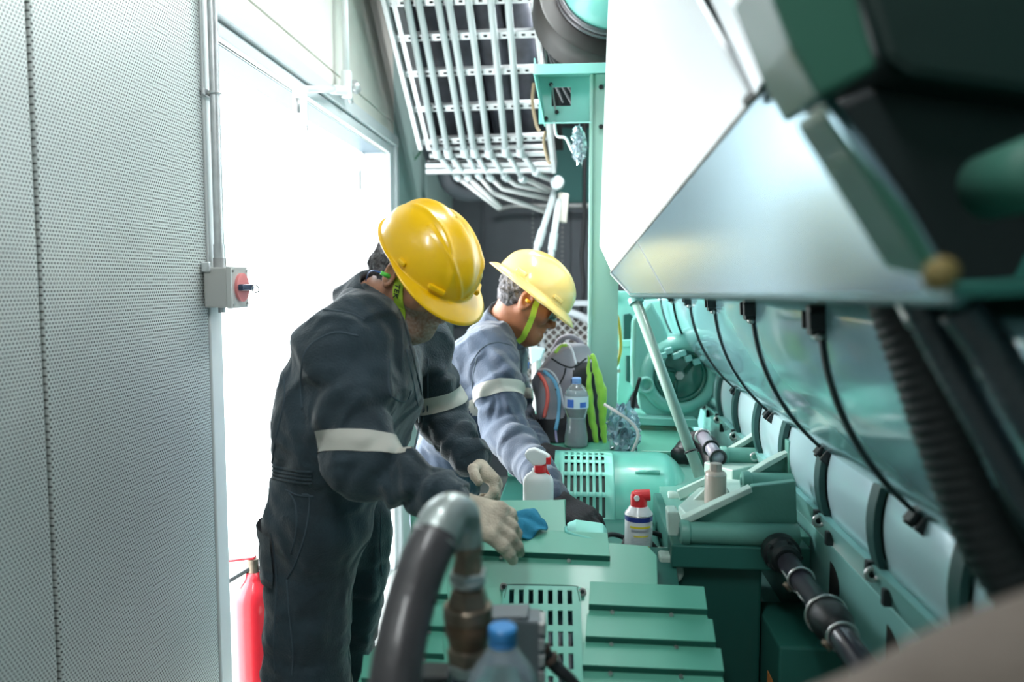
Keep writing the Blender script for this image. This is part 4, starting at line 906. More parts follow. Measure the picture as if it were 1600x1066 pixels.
bottle('water_bottle', 'clear waisted water bottle with pale blue cap and blue label standing before the backpack', c[0], Yw, .966, H, .039, mat('pale_blue_cap', (.25, .42, .80), .35), mat('clear_pet', (.92, .97, 1), .03, trans=.85))
Yf = .80; zt_ = at(785, 978, Yf)[2]
bottle('foreground_bottle', 'blurred clear bottle with bright blue cap at the bottom edge of the picture', at(785, 990, Yf)[0], Yf, zt_-.225, .225, .041, mat('blue_cap', (.04, .25, .60), .4), mat('blue_pet', (.80, .92, 1), .04, trans=.9), waist=False, label=False, water=.3)
# support for foreground things
t = thing('valve_stand', 'green steel valve stand below the frame carrying hose fitting and bottle', 'stand', (-.08, .85, 0))
MB().box((-.26, .72, 0), (.06, 1.05, zt_-.225)).put('stand_block', GREEN2, t, bevel=.006)

# hydraulic hose with fittings
t = thing('hydraulic_hose', 'thick black rubber hose arching up to a stack of brass hose fittings in the foreground', 'hose', at(700, 1000, .85))
pts = [at(608, 1250, .66), at(612, 1120, .70), at(622, 1030, .73), at(642, 940, .77), at(668, 865, .80), at(692, 822, .825)]
sp = spline(pts, 14)
MB().tube(sp, [.0262 for i in range(len(sp))], 32).put('hose', mat('ribbed_hose_rubber', (.055, .050, .055), .42, coat=.25, var=.3, vscale=9, bump=.25, bscale=45, stretch=(1, 1, .3)), t, smooth=True)
ALC = mat('pale_alloy_casting', (.42, .47, .46), .38, metal=.6, var=.15, vscale=30, bump=.15, bscale=80)
el = spline([at(680, 842, .815), at(692, 818, .825), at(706, 803, .835), at(722, 806, .845), at(729, 828, .85), at(730, 852, .85)], 8)
MB().tube(el, [.0275]*10+[.0275-.010*min(1, i/20) for i in range(len(el)-10)], 28).put('elbow', ALC, t, smooth=True)
MB().ring(el[0], nrm(el[1]-el[0]), .0268, .0022, 32, 8).put('ferrule_lip', GALVD, t, smooth=True)
def fit(y0, y1, w0, w1, m_, nm, hexs=False, xs=731):
    a, b = at(xs, y1, .85), at(xs, y0, .85); a = np.array((b[0], b[1], a[2])); r0, r1 = w0*.85/F/2, w1*.85/F/2
    if hexs: MB().tube([a, a+(b-a)*.12, a+(b-a)*.88, b], [r1*.96, r1*1.04, r0*1.04, r0*.96], 6).put(nm, m_, t, bevel=.0012)
    else: MB().lathe(a, b-a, [(r1*.94, 0), (r1, .002), (r0, np.linalg.norm(b-a)-.002), (r0*.94, np.linalg.norm(b-a))], 32).put(nm, m_, t, smooth=True, auto=40)
    return
fit(836, 850, 44, 48, ALC, 'collar'); fit(850, 862, 50, 50, BRASS, 'thread_ring'); fit(862, 894, 44, 52, BRASS, 'hex_nut', True)
fit(892, 903, 62, 62, ALC, 'hex_nut', True); fit(903, 914, 60, 56, ALC, 'collar'); fit(912, 924, 42, 42, BRASS, 'collar')
fit(920, 948, 58, 70, BRASS, 'hex_nut', True); fit(944, 966, 80, 80, BRASS, 'coupling_lip'); fit(964, 990, 76, 76, BRASSD, 'coupling_body')
fit(988, 1012, 70, 60, BRASSD, 'coupling_body'); fit(1008, 1034, 70, 66, BRASS, 'hex_nut', True); fit(1032, 1052, 62, 58, ALC, 'collar'); fit(1050, 1300, 56, 56, mat('dark_blue_grey_pipe', (.06, .07, .10), .4, metal=.5), 'riser_pipe')
MB().box(at(700, 1060, .88), at(664, 1300, .92)).put('side_block', BLK, t, bevel=.004)
# grey connector with cable
t = thing('cable_connector', 'grey ribbed cable connector box behind the blue capped bottle', 'connector', at(812, 1020, 1.0))
p = at(806, 1020, 1.0)
b = MB().obox(p+(.008, 0, 0), (.026, .006, -.004), (-.005, .022, 0), (.004, 0, .055)).put('body', mat('dark_grey_alloy', (.17, .19, .21), .45, metal=.4), t, bevel=.004)
for i in range(5): MB().obox(p+(.036, -.004, .045-i*.022), (.004, 0, 0), (0, .02, 0), (0, 0, .007)).put('fin', GALVD, b, bevel=.001)
MB().obox(p+(-.008, -.004, .055), (.026, .004, 0), (0, .02, 0), (0, 0, .006)).put('lid', mat('dark_grey_alloy', (0, 0, 0)), t, bevel=.002)
cb = spline([at(828, 1010, 1.0), at(850, 1018, 1.0), at(866, 1040, 1.0), at(900, 1075, 1.0), at(930, 1150, 1.02)], 8)
MB().tube(cb, .0085, 14).put('cable', BLACK, t, smooth=True)
for f in (2, 7, 12): MB().tube([cb[f], cb[f+2]], .0125, 14).put('gland', mat('dark_brown_gland', (.08, .05, .04), .4), t, smooth=True, auto=40)

# ---------------------------------------------------------------- backpack
t = thing('backpack', 'grey and black backpack with red and blue zips slumped beside the water bottle', 'backpack', at(888, 712, 2.63))
Yk = 2.63
fd = Field((-.27, 2.44, .92), (.17, 2.9, 1.42), .006)
P = lambda x, y, dy=0: at(x, y, Yk+dy)
for dy in (-.03, .05):
    fd.cone(P(888, 575, dy), P(892, 680, dy), .075, .088, .04).cone(P(862, 600, dy), P(868, 680, dy), .055, .07, .04).cone(P(912, 590, dy), P(918, 690, dy), .055, .06, .04)
fd.cone(P(884, 556, 0), P(892, 580, 0), .05, .08, .05).cone(P(852, 600, -.09), P(866, 690, -.09), .035, .055, .02)
fd.noise(.016, 14, 11, 1.2).clip((0, 0, .967), (0, 0, -1))
V_, F_ = fd.mesh(); BV = BVHTree.FromPolygons([Vector(v) for v in V_], F_)
GREYC = mat('grey_backpack_cloth', (.30, .29, .34), .8, bump=.15, bscale=300, var=.12, vscale=6, sheen=.2); BLKC = mat('black_backpack_cloth', (.025, .026, .032), .8, bump=.15, bscale=300)
q = np.array(V_); cent = np.array([q[list(f)].mean(0) for f in F_])
body = put('pack_body', V_, F_, GREYC, t, smooth=True); body.data.materials.append(BLKC)
px = 800+F*((cent-CAM)@RT)/((cent-CAM)@FW); py = 533-F*((cent-CAM)@UP)/((cent-CAM)@FW)
blk = ((px > 884+(640-py)*.2) & (py > 566)) | (py > 655)
body.data.polygons.foreach_set('material_index', blk.astype(int).tolist())
CV = Vector(CAM)
def drape(bvh, pxs, off=.002, n=8, fallback=None):
    sp = spline([(x, y, 0) for x, y in pxs], n) if len(pxs) > 2 else [np.array((pxs[0][0]+(pxs[1][0]-pxs[0][0])*i/n, pxs[0][1]+(pxs[1][1]-pxs[0][1])*i/n, 0)) for i in range(n+1)]
    out = []
    for s_ in sp:
        d = Vector(ray(s_[0], s_[1])).normalized(); h = bvh.ray_cast(CV, d)
        if h[0] is not None: out.append(np.array(h[0]-d*off))
    return out
def seam(bvh, pxs, r, m_, parent, nm, off=.0, n=8):
    p_ = drape(bvh, pxs, off, n)
    if len(p_) > 2:
        for _ in range(2): p_ = [p_[0]]+[(p_[i-1]+2*p_[i]+p_[i+1])/4 for i in range(1, len(p_)-1)]+[p_[-1]]
        return MB().tube(p_, r, 8).put(nm, m_, parent, smooth=True)
seam(BV, [(842, 584), (852, 600), (856, 622), (850, 652)], .007, mat('coral_zip', (.85, .16, .14), .5), t, 'red_zip')
seam(BV, [(850, 580), (866, 596), (873, 620), (872, 650), (868, 672)], .007, mat('sky_blue_zip', (.18, .50, .78), .5), t, 'blue_zip')
seam(BV, [(836, 580), (856, 578), (872, 596), (882, 640)], .004, mat('pale_piping', (.72, .74, .82), .6), t, 'piping')
seam(BV, [(862, 560), (878, 570), (896, 574), (916, 560)], .003, BLKC, t, 'seam'); seam(BV, [(868, 610), (880, 590), (884, 575)], .003, BLKC, t, 'seam')
seam(BV, [(868, 552), (876, 542), (886, 540)], .007, mat('lime_patch', (.45, .75, .12), .5), t, 'lime_pull'); seam(BV, [(880, 536), (892, 544), (900, 570)], .005, mat('pale_piping', (0, 0, 0)), t, 'piping')
seam(BV, [(868, 672), (870, 690), (876, 704)], .004, mat('lilac_cord', (.50, .45, .75), .5), t, 'zip_cord')
MB().tube(spline([P(866, 548, .03), P(874, 532, .03), P(890, 526, .03), P(906, 534, .03), P(914, 552, .03)], 8), .010, 10).put('top_handle', GREYC, t, smooth=True)
# green towel
GT = mat('lime_towel', (.33, .66, .07), .85, bump=.2, bscale=200, sheen=.4)
t2 = thing('green_towel', 'lime green cloth hanging in folds down the side of the backpack', 'towel', at(935, 700, 2.4))
fd = Field((-.02, 2.4, .94), (.20, 2.64, 1.36), .005)
Q = lambda x, y, dy=0: at(x, y, 2.52+dy)
for a, b, r0, r1 in (((919, 556), (922, 640), .004, .014), ((922, 640), (932, 690), .014, .009), ((926, 556), (940, 610), .008, .017), ((940, 610), (943, 680), .017, .010), ((943, 680), (947, 712), .010, .004)):
    fd.cone(Q(*a), Q(*b), r0, r1, .004, fold=.003, ff=110)
V_, F_ = fd.mesh(); put('cloth', V_, F_, GT, t2, smooth=True)
MB().tube([Q(946, 704), Q(950, 716)], [.009, .004], 8).put('corner_tail', mat('cream_tail', (.75, .72, .62), .7), t2, smooth=True)
# ---------------------------------------------------------------- people
NAVY = mat('navy_coverall_cloth', (.017, .036, .050), .78, bump=.25, bscale=220, var=.3, vscale=5, sheen=.25, crease=.55)
NAVY2 = mat('lighter_navy_cloth', (.045, .070, .115), .78, bump=.25, bscale=220, var=.25, vscale=5, sheen=.3, crease=.55)  # lighter navy for the farther worker
SEAM = mat('navy_seam', (.05, .075, .095), .8)
REFL = mat('grey_reflective_tape', (.50, .49, .44), .5, bump=.1, bscale=400)
SKIN1 = mat('skin_light', (.50, .24, .15), .5, sss=.12, bump=.12, bscale=90, var=.12, vscale=14)
SKIN2 = mat('skin_brown', (.30, .115, .055), .45, sss=.1, bump=.1, bscale=90, var=.12, vscale=14)
HAIR = mat('dark_grey_hair', (.03, .026, .028), .7, bump=.8, bscale=130, col2=(.20, .19, .20), vscale=60)
STUB = mat('grey_stubble', (.30, .16, .11), .7, col2=(.46, .34, .28), vscale=140, bump=.15, bscale=300)
YHAT = mat('yellow_helmet', (1.0, .57, .0), .32, coat=.3, sss=.0)
YHAT2 = mat('pale_yellow_helmet', (1.0, .70, .22), .27, coat=.5)
LIME = mat('lime_strap', (.42, .62, .05), .6)
INK = mat('black_print', (.01, .012, .02), .6)

def headframe(az, pitch, roll=0):
    h = np.array((math.cos(az), math.sin(az), 0)); z = np.array((0, 0, 1.))
    f = math.cos(pitch)*h-math.sin(pitch)*z; u = math.sin(pitch)*h+math.cos(pitch)*z; r = np.cross(f, u)
    if roll: r, u = r*math.cos(roll)+u*math.sin(roll), u*math.cos(roll)-r*math.sin(roll)
    return r, f, u
class Head:
    def __init__(s, c, fr, sc=1): s.c = np.array(c); s.r, s.f, s.u = fr; s.s = sc; s.M = np.stack(fr, 1)
    def __call__(s, x, y, z): return s.c+s.s*(s.r*x+s.f*y+s.u*z)
def head_sdf(fd, H):
    k = H.s
    fd.ell(H(0, -.012, .048), H.M, np.array((.077, .098, .084))*k, .02)
    fd.cone(H(0, .03, .01), H(0, .045, -.065), .064*k, .044*k, .03)
    for s in (-1, 1):
        fd.cone(H(s*.052, .0, -.03), H(s*.018, .072, -.092), .024*k, .022*k, .025)
        fd.cone(H(s*.043, .062, -.018), H(s*.05, .03, -.02), .024*k, .022*k, .02)
    fd.cone(H(-.01, .080, -.100), H(.01, .080, -.100), .019*k, .019*k, .02)
    fd.cone(H(0, .078, -.055), H(0, .082, -.075), .026*k, .022*k, .02)
    fd.cone(H(-.036, .078, .032), H(.036, .078, .032), .016*k, .016*k, .018)
    for s in (-1, 1): fd.ell(H(s*.031, .104, .008), H.M, np.array((.019, .022, .013))*k, .012, cut=True)
    for s in (-1, 1):
        fd.ell(H(s*.031, .079, .008), H.M, np.array((.014, .014, .0125))*k, .004)
        fd.cone(H(s*.018, .092, .001), H(s*.044, .084, .003), .0045*k, .004*k, .004)
        fd.cone(H(s*.016, .098, .026), H(s*.046, .086, .028), .0055*k, .0045*k, .006)
    fd.cone(H(0, .088, .020), H(0, .112, -.026), .009*k, .0125*k, .012)
    for s in (-1, 1): fd.cone(H(s*.011, .100, -.033), H(s*.013, .094, -.030), .0085*k, .008*k, .006)
    fd.cone(H(-.018, .094, -.058), H(.018, .094, -.058), .0065*k, .0065*k, .007)
    fd.cone(H(-.016, .095, -.071), H(.016, .095, -.071), .0075*k, .0075*k, .007)
    fd.cone(H(-.022, .104, -.0645), H(.022, .104, -.0645), .0035*k, .0035*k, .004, cut=True)
    for s in (-1, 1):
        a = (s*.35)
        e = np.stack([H.r*math.cos(a)+H.f*math.sin(-a)*1, H.f*math.cos(a)+H.r*math.sin(a), H.u], 1)
        fd.ell(H(s*.081, -.010, .003), e, np.array((.011, .023, .037))*k, .007)
        fd.ell(H(s*.090, -.006, .006), e, np.array((.009, .014, .022))*k, .006, cut=True)
        fd.cone(H(s*.084, .004, -.005), H(s*.084, .006, .001), .004*k, .004*k, .003)
def helmet_geo(H, full=False, sc=1.0, tilt=0, up=.03, back=0):
    # dome in a frame tilted forward against the head
    f = H.f*math.cos(tilt)-H.u*math.sin(tilt); u = H.u*math.cos(tilt)+H.f*math.sin(tilt); r = H.r
    c = H(0, back, up); rx, ry, rz = .112*sc, .138*sc, .118*sc
    def pt(phi, th):        # phi azimuth from front, th 0 at rim, pi/2 top ; th<0 brim param
        if th >= 0:
            n = 1.0; sx, sy, szz = math.sin(phi)*math.cos(th), math.cos(phi)*math.cos(th), math.sin(th)
            x, y, z = rx*sx, ry*sy, rz*(szz**.92 if szz > 0 else 0)
            g = 0
            if not full:
                w = lambda x0, wd: math.exp(-((x-x0)/wd)**2)
                m = min(1, max(0, (th-.16)/.25))
                g = m*(.0065*w(0, .016)+.004*(w(.044, .006)+w(-.044, .006))*(1 if y > -.08 else .5))
                if y > 0 and th < 1.1: g += .0045*min(1, max(0, (th-.05)/.06))*(max(0, 1.1-th)/.4 if th > .7 else 1)*(w(.004+.062*th, .0045)+w(-.004-.062*th, .0045))
            else:
                g = .0035*math.exp(-(x/.012)**2)*min(1, max(0, (th-.2)/.3))
            nn = nrm(r*x/rx**2+f*y/ry**2+u*z/rz**2)
            return c+r*x+f*y+u*z+nn*g
        q = -th
        if full: e = .034+.010*max(0, math.cos(phi))**2; dz = -.012*q-.016*q*q+.010*q*(1-math.cos(phi))*.5
        else:
            fr = max(0, math.cos(phi)); e = .006+.042*(fr**1.3); dz = -.012*q*fr-.007*q*q*fr-.002*q
        x, y = (rx+e*q)*math.sin(phi), (ry+e*q)*math.cos(phi)
        return c+r*x+f*y+u*dz
    nphi = 180; rows = [-1.0, -.85, -.6, -.3, -.08]+[PI/2*i/44 for i in range(44)]+[PI/2*.995]
    V_, F_ = [], []
    for th in rows:
        for i in range(nphi): V_.append(pt(2*PI*i/nphi, th))
    for j in range(len(rows)-1):
        for i in range(nphi): a = j*nphi+i; b = j*nphi+(i+1) % nphi; F_.append((a, a+nphi, b+nphi, b))
    F_.append(tuple(range((len(rows)-1)*nphi, len(rows)*nphi)))
    return V_, F_, pt, (r, f, u, c)
def hand(wrist, d, n, side, L=.19, r=.0105, curls=(.35, .4, .45, .55), spread=.10, thumb=.5, h=.0032, cuffr=.036, ad=None):
    """glove with five fingers: d towards fingers, n back of hand, side=+1 thumb along s"""
    d = nrm(d); n = nrm(np.array(n)-d*np.dot(n, d)); s = np.cross(d, n)*side; w = np.array(wrist)
    fd = Field(w-.24, w+.24, h)
    for k in (-1.4, -.5, .5, 1.4):
        fd.cone(w+s*k*.011+d*.01, w+s*k*.0195+d*.085, .017, .0145, .012)
    ad = d if ad is None else nrm(ad); fd.cone(w-ad*.035, w+d*.012, cuffr*.8, .027, .012)
    fd.cone(w+s*.018+d*.03-n*.01, w+s*.030+d*.065-n*.008, .017, .015, .012)
    lens = (.070, .080, .074, .058)
    for i, (ln, cu) in enumerate(zip(lens, curls)):
        k = 1.5-i; base = w+s*k*.0205+d*(.088-abs(k-.4)*.004); a = k*spread
        dd = d*math.cos(a)+s*math.sin(a); p = base; ang = 0
        for j, fr in enumerate((.45, .31, .24)):
            ang += cu*(1, 1.1, .7)[j]; q = p+(dd*math.cos(ang)-n*math.sin(ang))*ln*fr
            fd.cone(p, q, r*(1.08-.08*j), r*(1.02-.09*j), .005); p = q
    p = w+s*.030+d*.035-n*.008; td = nrm(s*math.cos(thumb)+d*math.sin(thumb)-n*.35)
    q = p+td*.038; fd.cone(p, q, .0145, .0125, .008); td2 = nrm(td*.7+d*.6-n*.1); q2 = q+td2*.030; fd.cone(q, q2, .0122, .0115, .005); fd.cone(q2, q2+nrm(td2*.8+d*.5)*.022, .0115, .0095, .005)
    return fd.mesh()
def loft_path(pts, w0, nrmv, th=.0015):
    pts = [np.array(p) for p in pts]; m = MB(); q = []
    for i, p in enumerate(pts):
        T = nrm(pts[min(i+1, len(pts)-1)]-pts[max(i-1, 0)]); s = nrm(np.cross(T, nrmv[i])); q.append((p-s*w0/2, p+s*w0/2, nrmv[i]))
    vs = []; 
    for a, b, n in q: vs += [a, b, b+n*th, a+n*th]
    fs = []
    for i in range(len(q)-1):
        for k in range(4): fs.append((i*4+k, i*4+(k+1) % 4, i*4+4+(k+1) % 4, i*4+4+k))
    fs += [(3, 2, 1, 0), tuple(len(vs)-4+k for k in range(4))]
    return vs, fs
def surf_strip(bvh, guide, width, off=.002):
    """strip that hugs a surface along guide points"""
    P_, N_ = [], []
    for g in guide:
        h = bvh.find_nearest(Vector(g)); P_.append(np.array(h[0])+np.array(h[1])*off); N_.append(np.array(h[1]))
    for _ in range(3):
        P_ = [P_[0]]+[(P_[i-1]+P_[i]*2+P_[i+1])/4 for i in range(1, len(P_)-1)]+[P_[-1]]
    return loft_path(P_, width, N_)

# ================= nearer worker
W1 = thing('person', 'worker in dark navy coverall and bright yellow hard hat, nearer of the two', 'person', (-.52, 1.72, 0))
H1 = Head(at(654, 434, 1.665), headframe(math.radians(-34), math.radians(39)), .95)
pel = lambda dy: at(500, 800, 1.74+dy)
neckb = at(588, 484, 1.71)
fd = Field((-.92, 1.35, 0), (.05, 2.1, 1.75), .0075)
# coverall torso
for dy, kk in ((-.105, 1), (.105, -1)):
    fd.cone(at(505, 800, 1.74+dy*.95), at(514, 738, 1.74+dy), .122, .108, .05)
    fd.cone(at(514, 738, 1.74+dy), at(522, 670, 1.73+dy), .108, .128, .05, fold=.004, ff=160, ph=kk)
    fd.cone(at(524, 670, 1.73+dy), at(556, 572, 1.72+dy), .135, .128, .05)
    fd.cone(at(556, 572, 1.72+dy), at(580, 512, 1.71+dy*.8), .125, .068, .05)
fd.cone(at(588, 600, 1.73), at(560, 700, 1.73), .105, .125, .06)
fd.cone(at(560, 520, 1.71), at(592, 478, 1.71), .085, .062, .05)
# legs
fd.cone(at(488, 815, 1.66), at(484, 1060, 1.64), .118, .098, .05, fold=.004, ff=70, ph=.4)
kn = at(484, 1060, 1.64); an = np.array((kn[0]-.03, 1.64, .12)); fd.cone(kn, an, .098, .075, .03, fold=.006, ff=110, ph=1)
fd.cone(at(552, 815, 1.84), at(528, 1040, 1.86), .108, .088, .05, fold=.006, ff=80, ph=2)
kn2 = at(528, 1040, 1.86); an2 = np.array((kn2[0]-.01, 1.88, .12)); fd.cone(kn2, an2, .088, .072, .03, fold=.006, ff=110, ph=3)
# arms
s1, e1, w1_ = at(534, 540, 1.56), at(566, 718, 1.47), at(696, 783, 1.42)
fd.cone(at(556, 524, 1.64), s1, .085, .088, .05); fd.cone(s1, e1, .090, .074, .035, fold=.010, ff=70, ph=.7)
fd.cone(e1, w1_, .074, .050, .03, fold=.012, ff=95, ph=2.2)
s2, e2, w2_ = at(656, 536, 1.90), at(696, 650, 1.93), at(734, 712, 1.84)
fd.cone(at(612, 520, 1.82), s2, .080, .082, .05); fd.cone(s2, e2, .080, .066, .035, fold=.011, ff=90, ph=1.7)
fd.cone(e2, w2_, .064, .050, .03, fold=.010, ff=150, ph=.2)
fd.noise(.012, 9, 5, 1.2).noise(.004, 24, 9, 1.2)
# waist gather
fd.cone(H1(0, -.025, -.05), at(606, 500, 1.70), .058, .058, .01, cut=True)
fd.clip((0, 0, .10), (0, 0, -1))
V1, F1 = fd.mesh(); B1 = BVHTree.FromPolygons([Vector(v) for v in V1], F1)
put('coverall', V1, F1, NAVY, W1, smooth=True)
# body: head, neck and the figure inside the clothes as one surface
fb = Field((-.92, 1.3, 0), (.1, 2.1, 1.78), .006)
for dy in (-.09, .09): fb.cone(at(502, 805, 1.74+dy), at(524, 670, 1.73+dy), .085, .085, .05).cone(at(524, 670, 1.73+dy), at(572, 530, 1.71+dy), .09, .05, .05)
fb.cone(at(488, 815, 1.66), kn, .075, .055, .03).cone(kn, an, .055, .035, .02).cone(at(552, 815, 1.84), kn2, .075, .055, .03).cone(kn2, an2, .055, .035, .02)
fb.cone(s1, e1, .048, .038, .03).cone(e1, w1_, .038, .026, .02).cone(s2, e2, .048, .038, .03).cone(e2, w2_, .038, .026, .02)
fb.cone(at(560, 524, 1.62), at(620, 520, 1.84), .05, .05, .04)
hb = Field(H1.c-.2, H1.c+.2, .0031); head_sdf(hb, H1)
hb.cone(H1(0, -.030, -.045), neckb, .056, .062, .03); hb.cone(neckb, at(575, 520, 1.71), .062, .06, .03)
hb.cone(H1(0, .01, -.07), at(622, 512, 1.69), .045, .05, .03)
Vh, Fh = hb.mesh(); BH1 = BVHTree.FromPolygons([Vector(v) for v in Vh], Fh)
put('head_and_neck', Vh, Fh, SKIN1, W1, smooth=True)
Vb, Fb = fb.mesh(); put('body', Vb, Fb, SKIN1, W1, smooth=True)
# stubble, hair
V_, F_ = strip_of(Vh, Fh, [(H1(0, .045, 0), -H1.f*.8+H1.u*-.0), (H1(0, 0, -.040), H1.u-H1.f*.15)], H1(0, .07, -.07), .085, .0012); put('stubble', V_, F_, STUB, W1, smooth=True)
hr = Field(H1.c-.16, H1.c+.16, .0035); hr.ell(H1(0, -.016, .04), H1.M, (.082, .104, .090), .01); hr.cone(H1(-.04, -.07, -.02), H1(.04, -.07, -.02), .038, .038, .03)
hr.clip(H1(0, -.008, 0), H1.f).clip(H1(0, -.02, -.045), -H1.u).noise(.006, 90, 4, 1.2)
for s in (-1, 1): hr.ell(H1(s*.085, -.004, -.006), H1.M, (.022, .030, .042), .006, cut=True)
V_, F_ = hr.mesh(); put('hair', V_, F_, HAIR, W1, smooth=True)
# helmet
V_, F_, pt, (hr_, hf, hu, hc) = helmet_geo(H1, False, .95, tilt=.10, up=.054, back=-.002)
hat = put('hard_hat', V_, F_, YHAT, W1, smooth=True, solid=.003)
for ph in (-1.35, 1.35, -.62, .62):
    p = pt(ph, .10); q = pt(ph+.10, .12); q0 = pt(ph-.10, .12); up_ = nrm(pt(ph, .25)-p); tt = nrm(q-q0); nn = np.cross(up_, tt); nn = nn if np.dot(nn, p-hc) > 0 else -nn
    MB().obox(p+nn*.002, tt*(.010 if abs(ph) > 1 else .020), up_*.006, nn*.006).put('slot_boss', YHAT, hat, bevel=.004)
# chin strap
def chin(H, BH, W, matl, wd=.020, yoff=.030, ln=.0):
    g = [H(.074, yoff, .055), H(.078, yoff, .03), H(.076, yoff+.002, .0), H(.070, yoff+.003+ln*.5, -.03), H(.062, yoff+.004+ln*.8, -.055), H(.046, yoff+.006+ln, -.085), H(.025, yoff+.010+ln, -.105), H(0, yoff+.012, -.120), H(-.025, yoff+.010, -.112), H(-.052, yoff+.006, -.085), H(-.072, yoff+.003, -.03), H(-.076, yoff, .01), H(-.074, yoff, .055)]
    g = spline(g, 5); vs, fs = surf_strip(BH, g, wd, .0025); o = put('chin_strap', vs, fs, matl, W, smooth=False)
    return o, g
o, g = chin(H1, BH1, W1, LIME, .026, ln=.034, yoff=.018)
for tx, dz in (('TEK', -.016), ('SK', -.060)):
    p = H1(.078, .020-dz*.5, dz); h_ = BH1.find_nearest(Vector(p)); n_ = np.array(h_[1]); dn = -H1.u+H1.f*.45
    text(tx, .0185, np.array(h_[0])+n_*.0052, dn, np.cross(n_, dn), INK, o)
# ear plug with cord
p = H1(.090, .0, .002); q = H1(.108, -.012, .004)
ep = MB().tube([p, q], [.0055, .0042], 14).put('ear_plug', mat('green_ear_plug', (.12, .72, .10), .4), W1, smooth=True)
MB().tube(spline([q, H1(.112, -.03, -.005), H1(.095, -.055, -.03), H1(.07, -.075, -.07)], 8), .0013, 6).put('plug_cord', mat('blue_cord', (.05, .18, .55), .4), ep, smooth=True)
# gloves
GLV = mat('beige_knit_glove', (.50, .43, .34), .85, bump=.4, bscale=260, var=.25, vscale=25)
d1 = nrm(w1_-e1)
V_, F_ = hand(w1_+d1*.02, nrm(d1*.75+np.array((.45, .05, -.12))), (.05, -.65, .75), 1, curls=(.35, .42, .5, .6), cuffr=.040, thumb=.35, r=.0125, ad=w1_-e1)
put('glove', V_, F_, GLV, W1, smooth=True)
d2_ = nrm(at(775, 738, 1.78)-w2_)
V_, F_ = hand(w2_+nrm(w2_-e2)*.01, nrm(np.array((.55, -.25, -.45))), (.3, .45, .85), 1, curls=(.7, .8, .85, .9), cuffr=.037, thumb=.15, r=.0115, ad=w2_-e2)
put('glove', V_, F_, GLV, W1, smooth=True)
# cuffs
for a, b, r_ in ((e1, w1_, .049), (e2, w2_, .049)):
    dd = nrm(b-a); MB().lathe(b-dd*.015, dd, [(r_*.9, 0), (r_*1.05, .006), (r_*1.02, .04), (r_*.9, .042)], 28).put('cuff', NAVY, W1, smooth=True)
# reflective bands on sleeves and legs
for a, b, f0, f1, tl in ((s1, e1, .80, .975, .28), (s2, e2, .62, .86, .1)):
    dd = nrm(nrm(b-a)+np.array((-tl, 0, 0))*0+np.array((tl, 0, 0))*0); ax_ = nrm(nrm(b-a)+np.array((-.35*tl*3, 0, 0)))
    p0, p1 = a+(b-a)*f0, a+(b-a)*f1
    mid = (p0+p1)/2
    V_, F_ = strip_of(V1, F1, [(mid+ax_*.021, ax_), (mid-ax_*.021, -ax_), (mid-(.084, 0, 0), (-1, 0, 0))], mid, .125, .0022); put('reflective_band', V_, F_, REFL, W1, smooth=True)
for c_, r_ in ((at(484, 1078, 1.64), .125), (kn2+(0, 0, -.04), .115)):
    V_, F_ = strip_of(V1, F1, [(c_+(0, 0, .022), (0, 0, 1)), (c_-(0, 0, .028), (0, 0, -1))], c_, r_, .002); put('reflective_band', V_, F_, REFL, W1, smooth=True)
# collar
def collar(c, ax, r0, r1, hgt, m_, parent, open_dir, gap=.5, bvh=None):
    u, v, d = frame(ax); od = math.atan2(np.dot(open_dir, v), np.dot(open_dir, u)); V_, F_ = [], []
    n = 40; rows = [(0, r0*1.02), (.5, r0*.98), (1.0, r0), (1.06, r0+.006), (.9, r1*.95), (.35, r1*1.05), (.05, r1*1.16)]
    for hh, rr in rows:
        for i in range(n+1):
            a = od+gap/2+(2*PI-gap)*i/n; e = min(i, n-i)/n
            k = 1+.03*math.sin(a*3)+.02*math.sin(a*7)
            drop = -.03*max(0, 1-e*6) if hh > .3 else 0
            V_.append(np.array(c)+(u*math.cos(a)+v*math.sin(a))*rr*k*(1+.12*max(0, 1-e*5)*(1 if hh < .6 else 0))+d*(hh*hgt+drop*hh+.006*math.sin(a*2)))
    for j in range(len(rows)-1):
        for i in range(n): q = j*(n+1)+i; F_.append((q, q+1, q+n+2, q+n+1))
    return put('collar', V_, F_, m_, parent, smooth=True, solid=.002)
nax = nrm(H1(0, -.02, -.03)-neckb)
collar(at(590, 484, 1.705)-nax*.022, nrm(nax+np.array((-.10, 0, .15))), .070, .084, .068, NAVY, W1, np.array((.6, -.5, -.3)), .7)
# seams, placket, pockets draped on the coverall
sm = lambda pxs, r=.0022, m_=SEAM, nm='seam': seam(B1, pxs, r, m_, W1, nm)
sm([(640, 540), (655, 600), (662, 650), (655, 700)], .0035, NAVY, 'placket'); sm([(634, 545), (648, 610), (655, 660), (645, 715)])
sm([(668, 560), (668, 610), (668, 650)], .0022)
sm([(610, 618), (624, 627), (636, 626), (642, 610)]); sm([(608, 560), (607, 600), (611, 620)])
sm([(480, 488), (505, 484), (548, 490), (570, 500)]); sm([(472, 640), (470, 590), (480, 545), (520, 520), (560, 525)])
sm([(440, 560), (445, 620), (432, 680), (424, 730)])
sm([(452, 770), (462, 790), (463, 830), (455, 865)]); sm([(472, 773), (484, 778), (478, 830), (462, 880), (448, 905)])
sm([(448, 905), (452, 960), (458, 1020), (456, 1058)]); sm([(424, 740), (420, 800), (432, 900), (428, 1000), (430, 1050)])
sm([(596, 790), (594, 850), (597, 900)]); sm([(446, 765), (465, 774), (490, 776)], .002)
for k, yy in enumerate((736, 742, 748, 754)): sm([(418, yy-9), (440, yy-4), (466, yy), (488, yy+2)], .003, NAVY, 'waist_elastic')
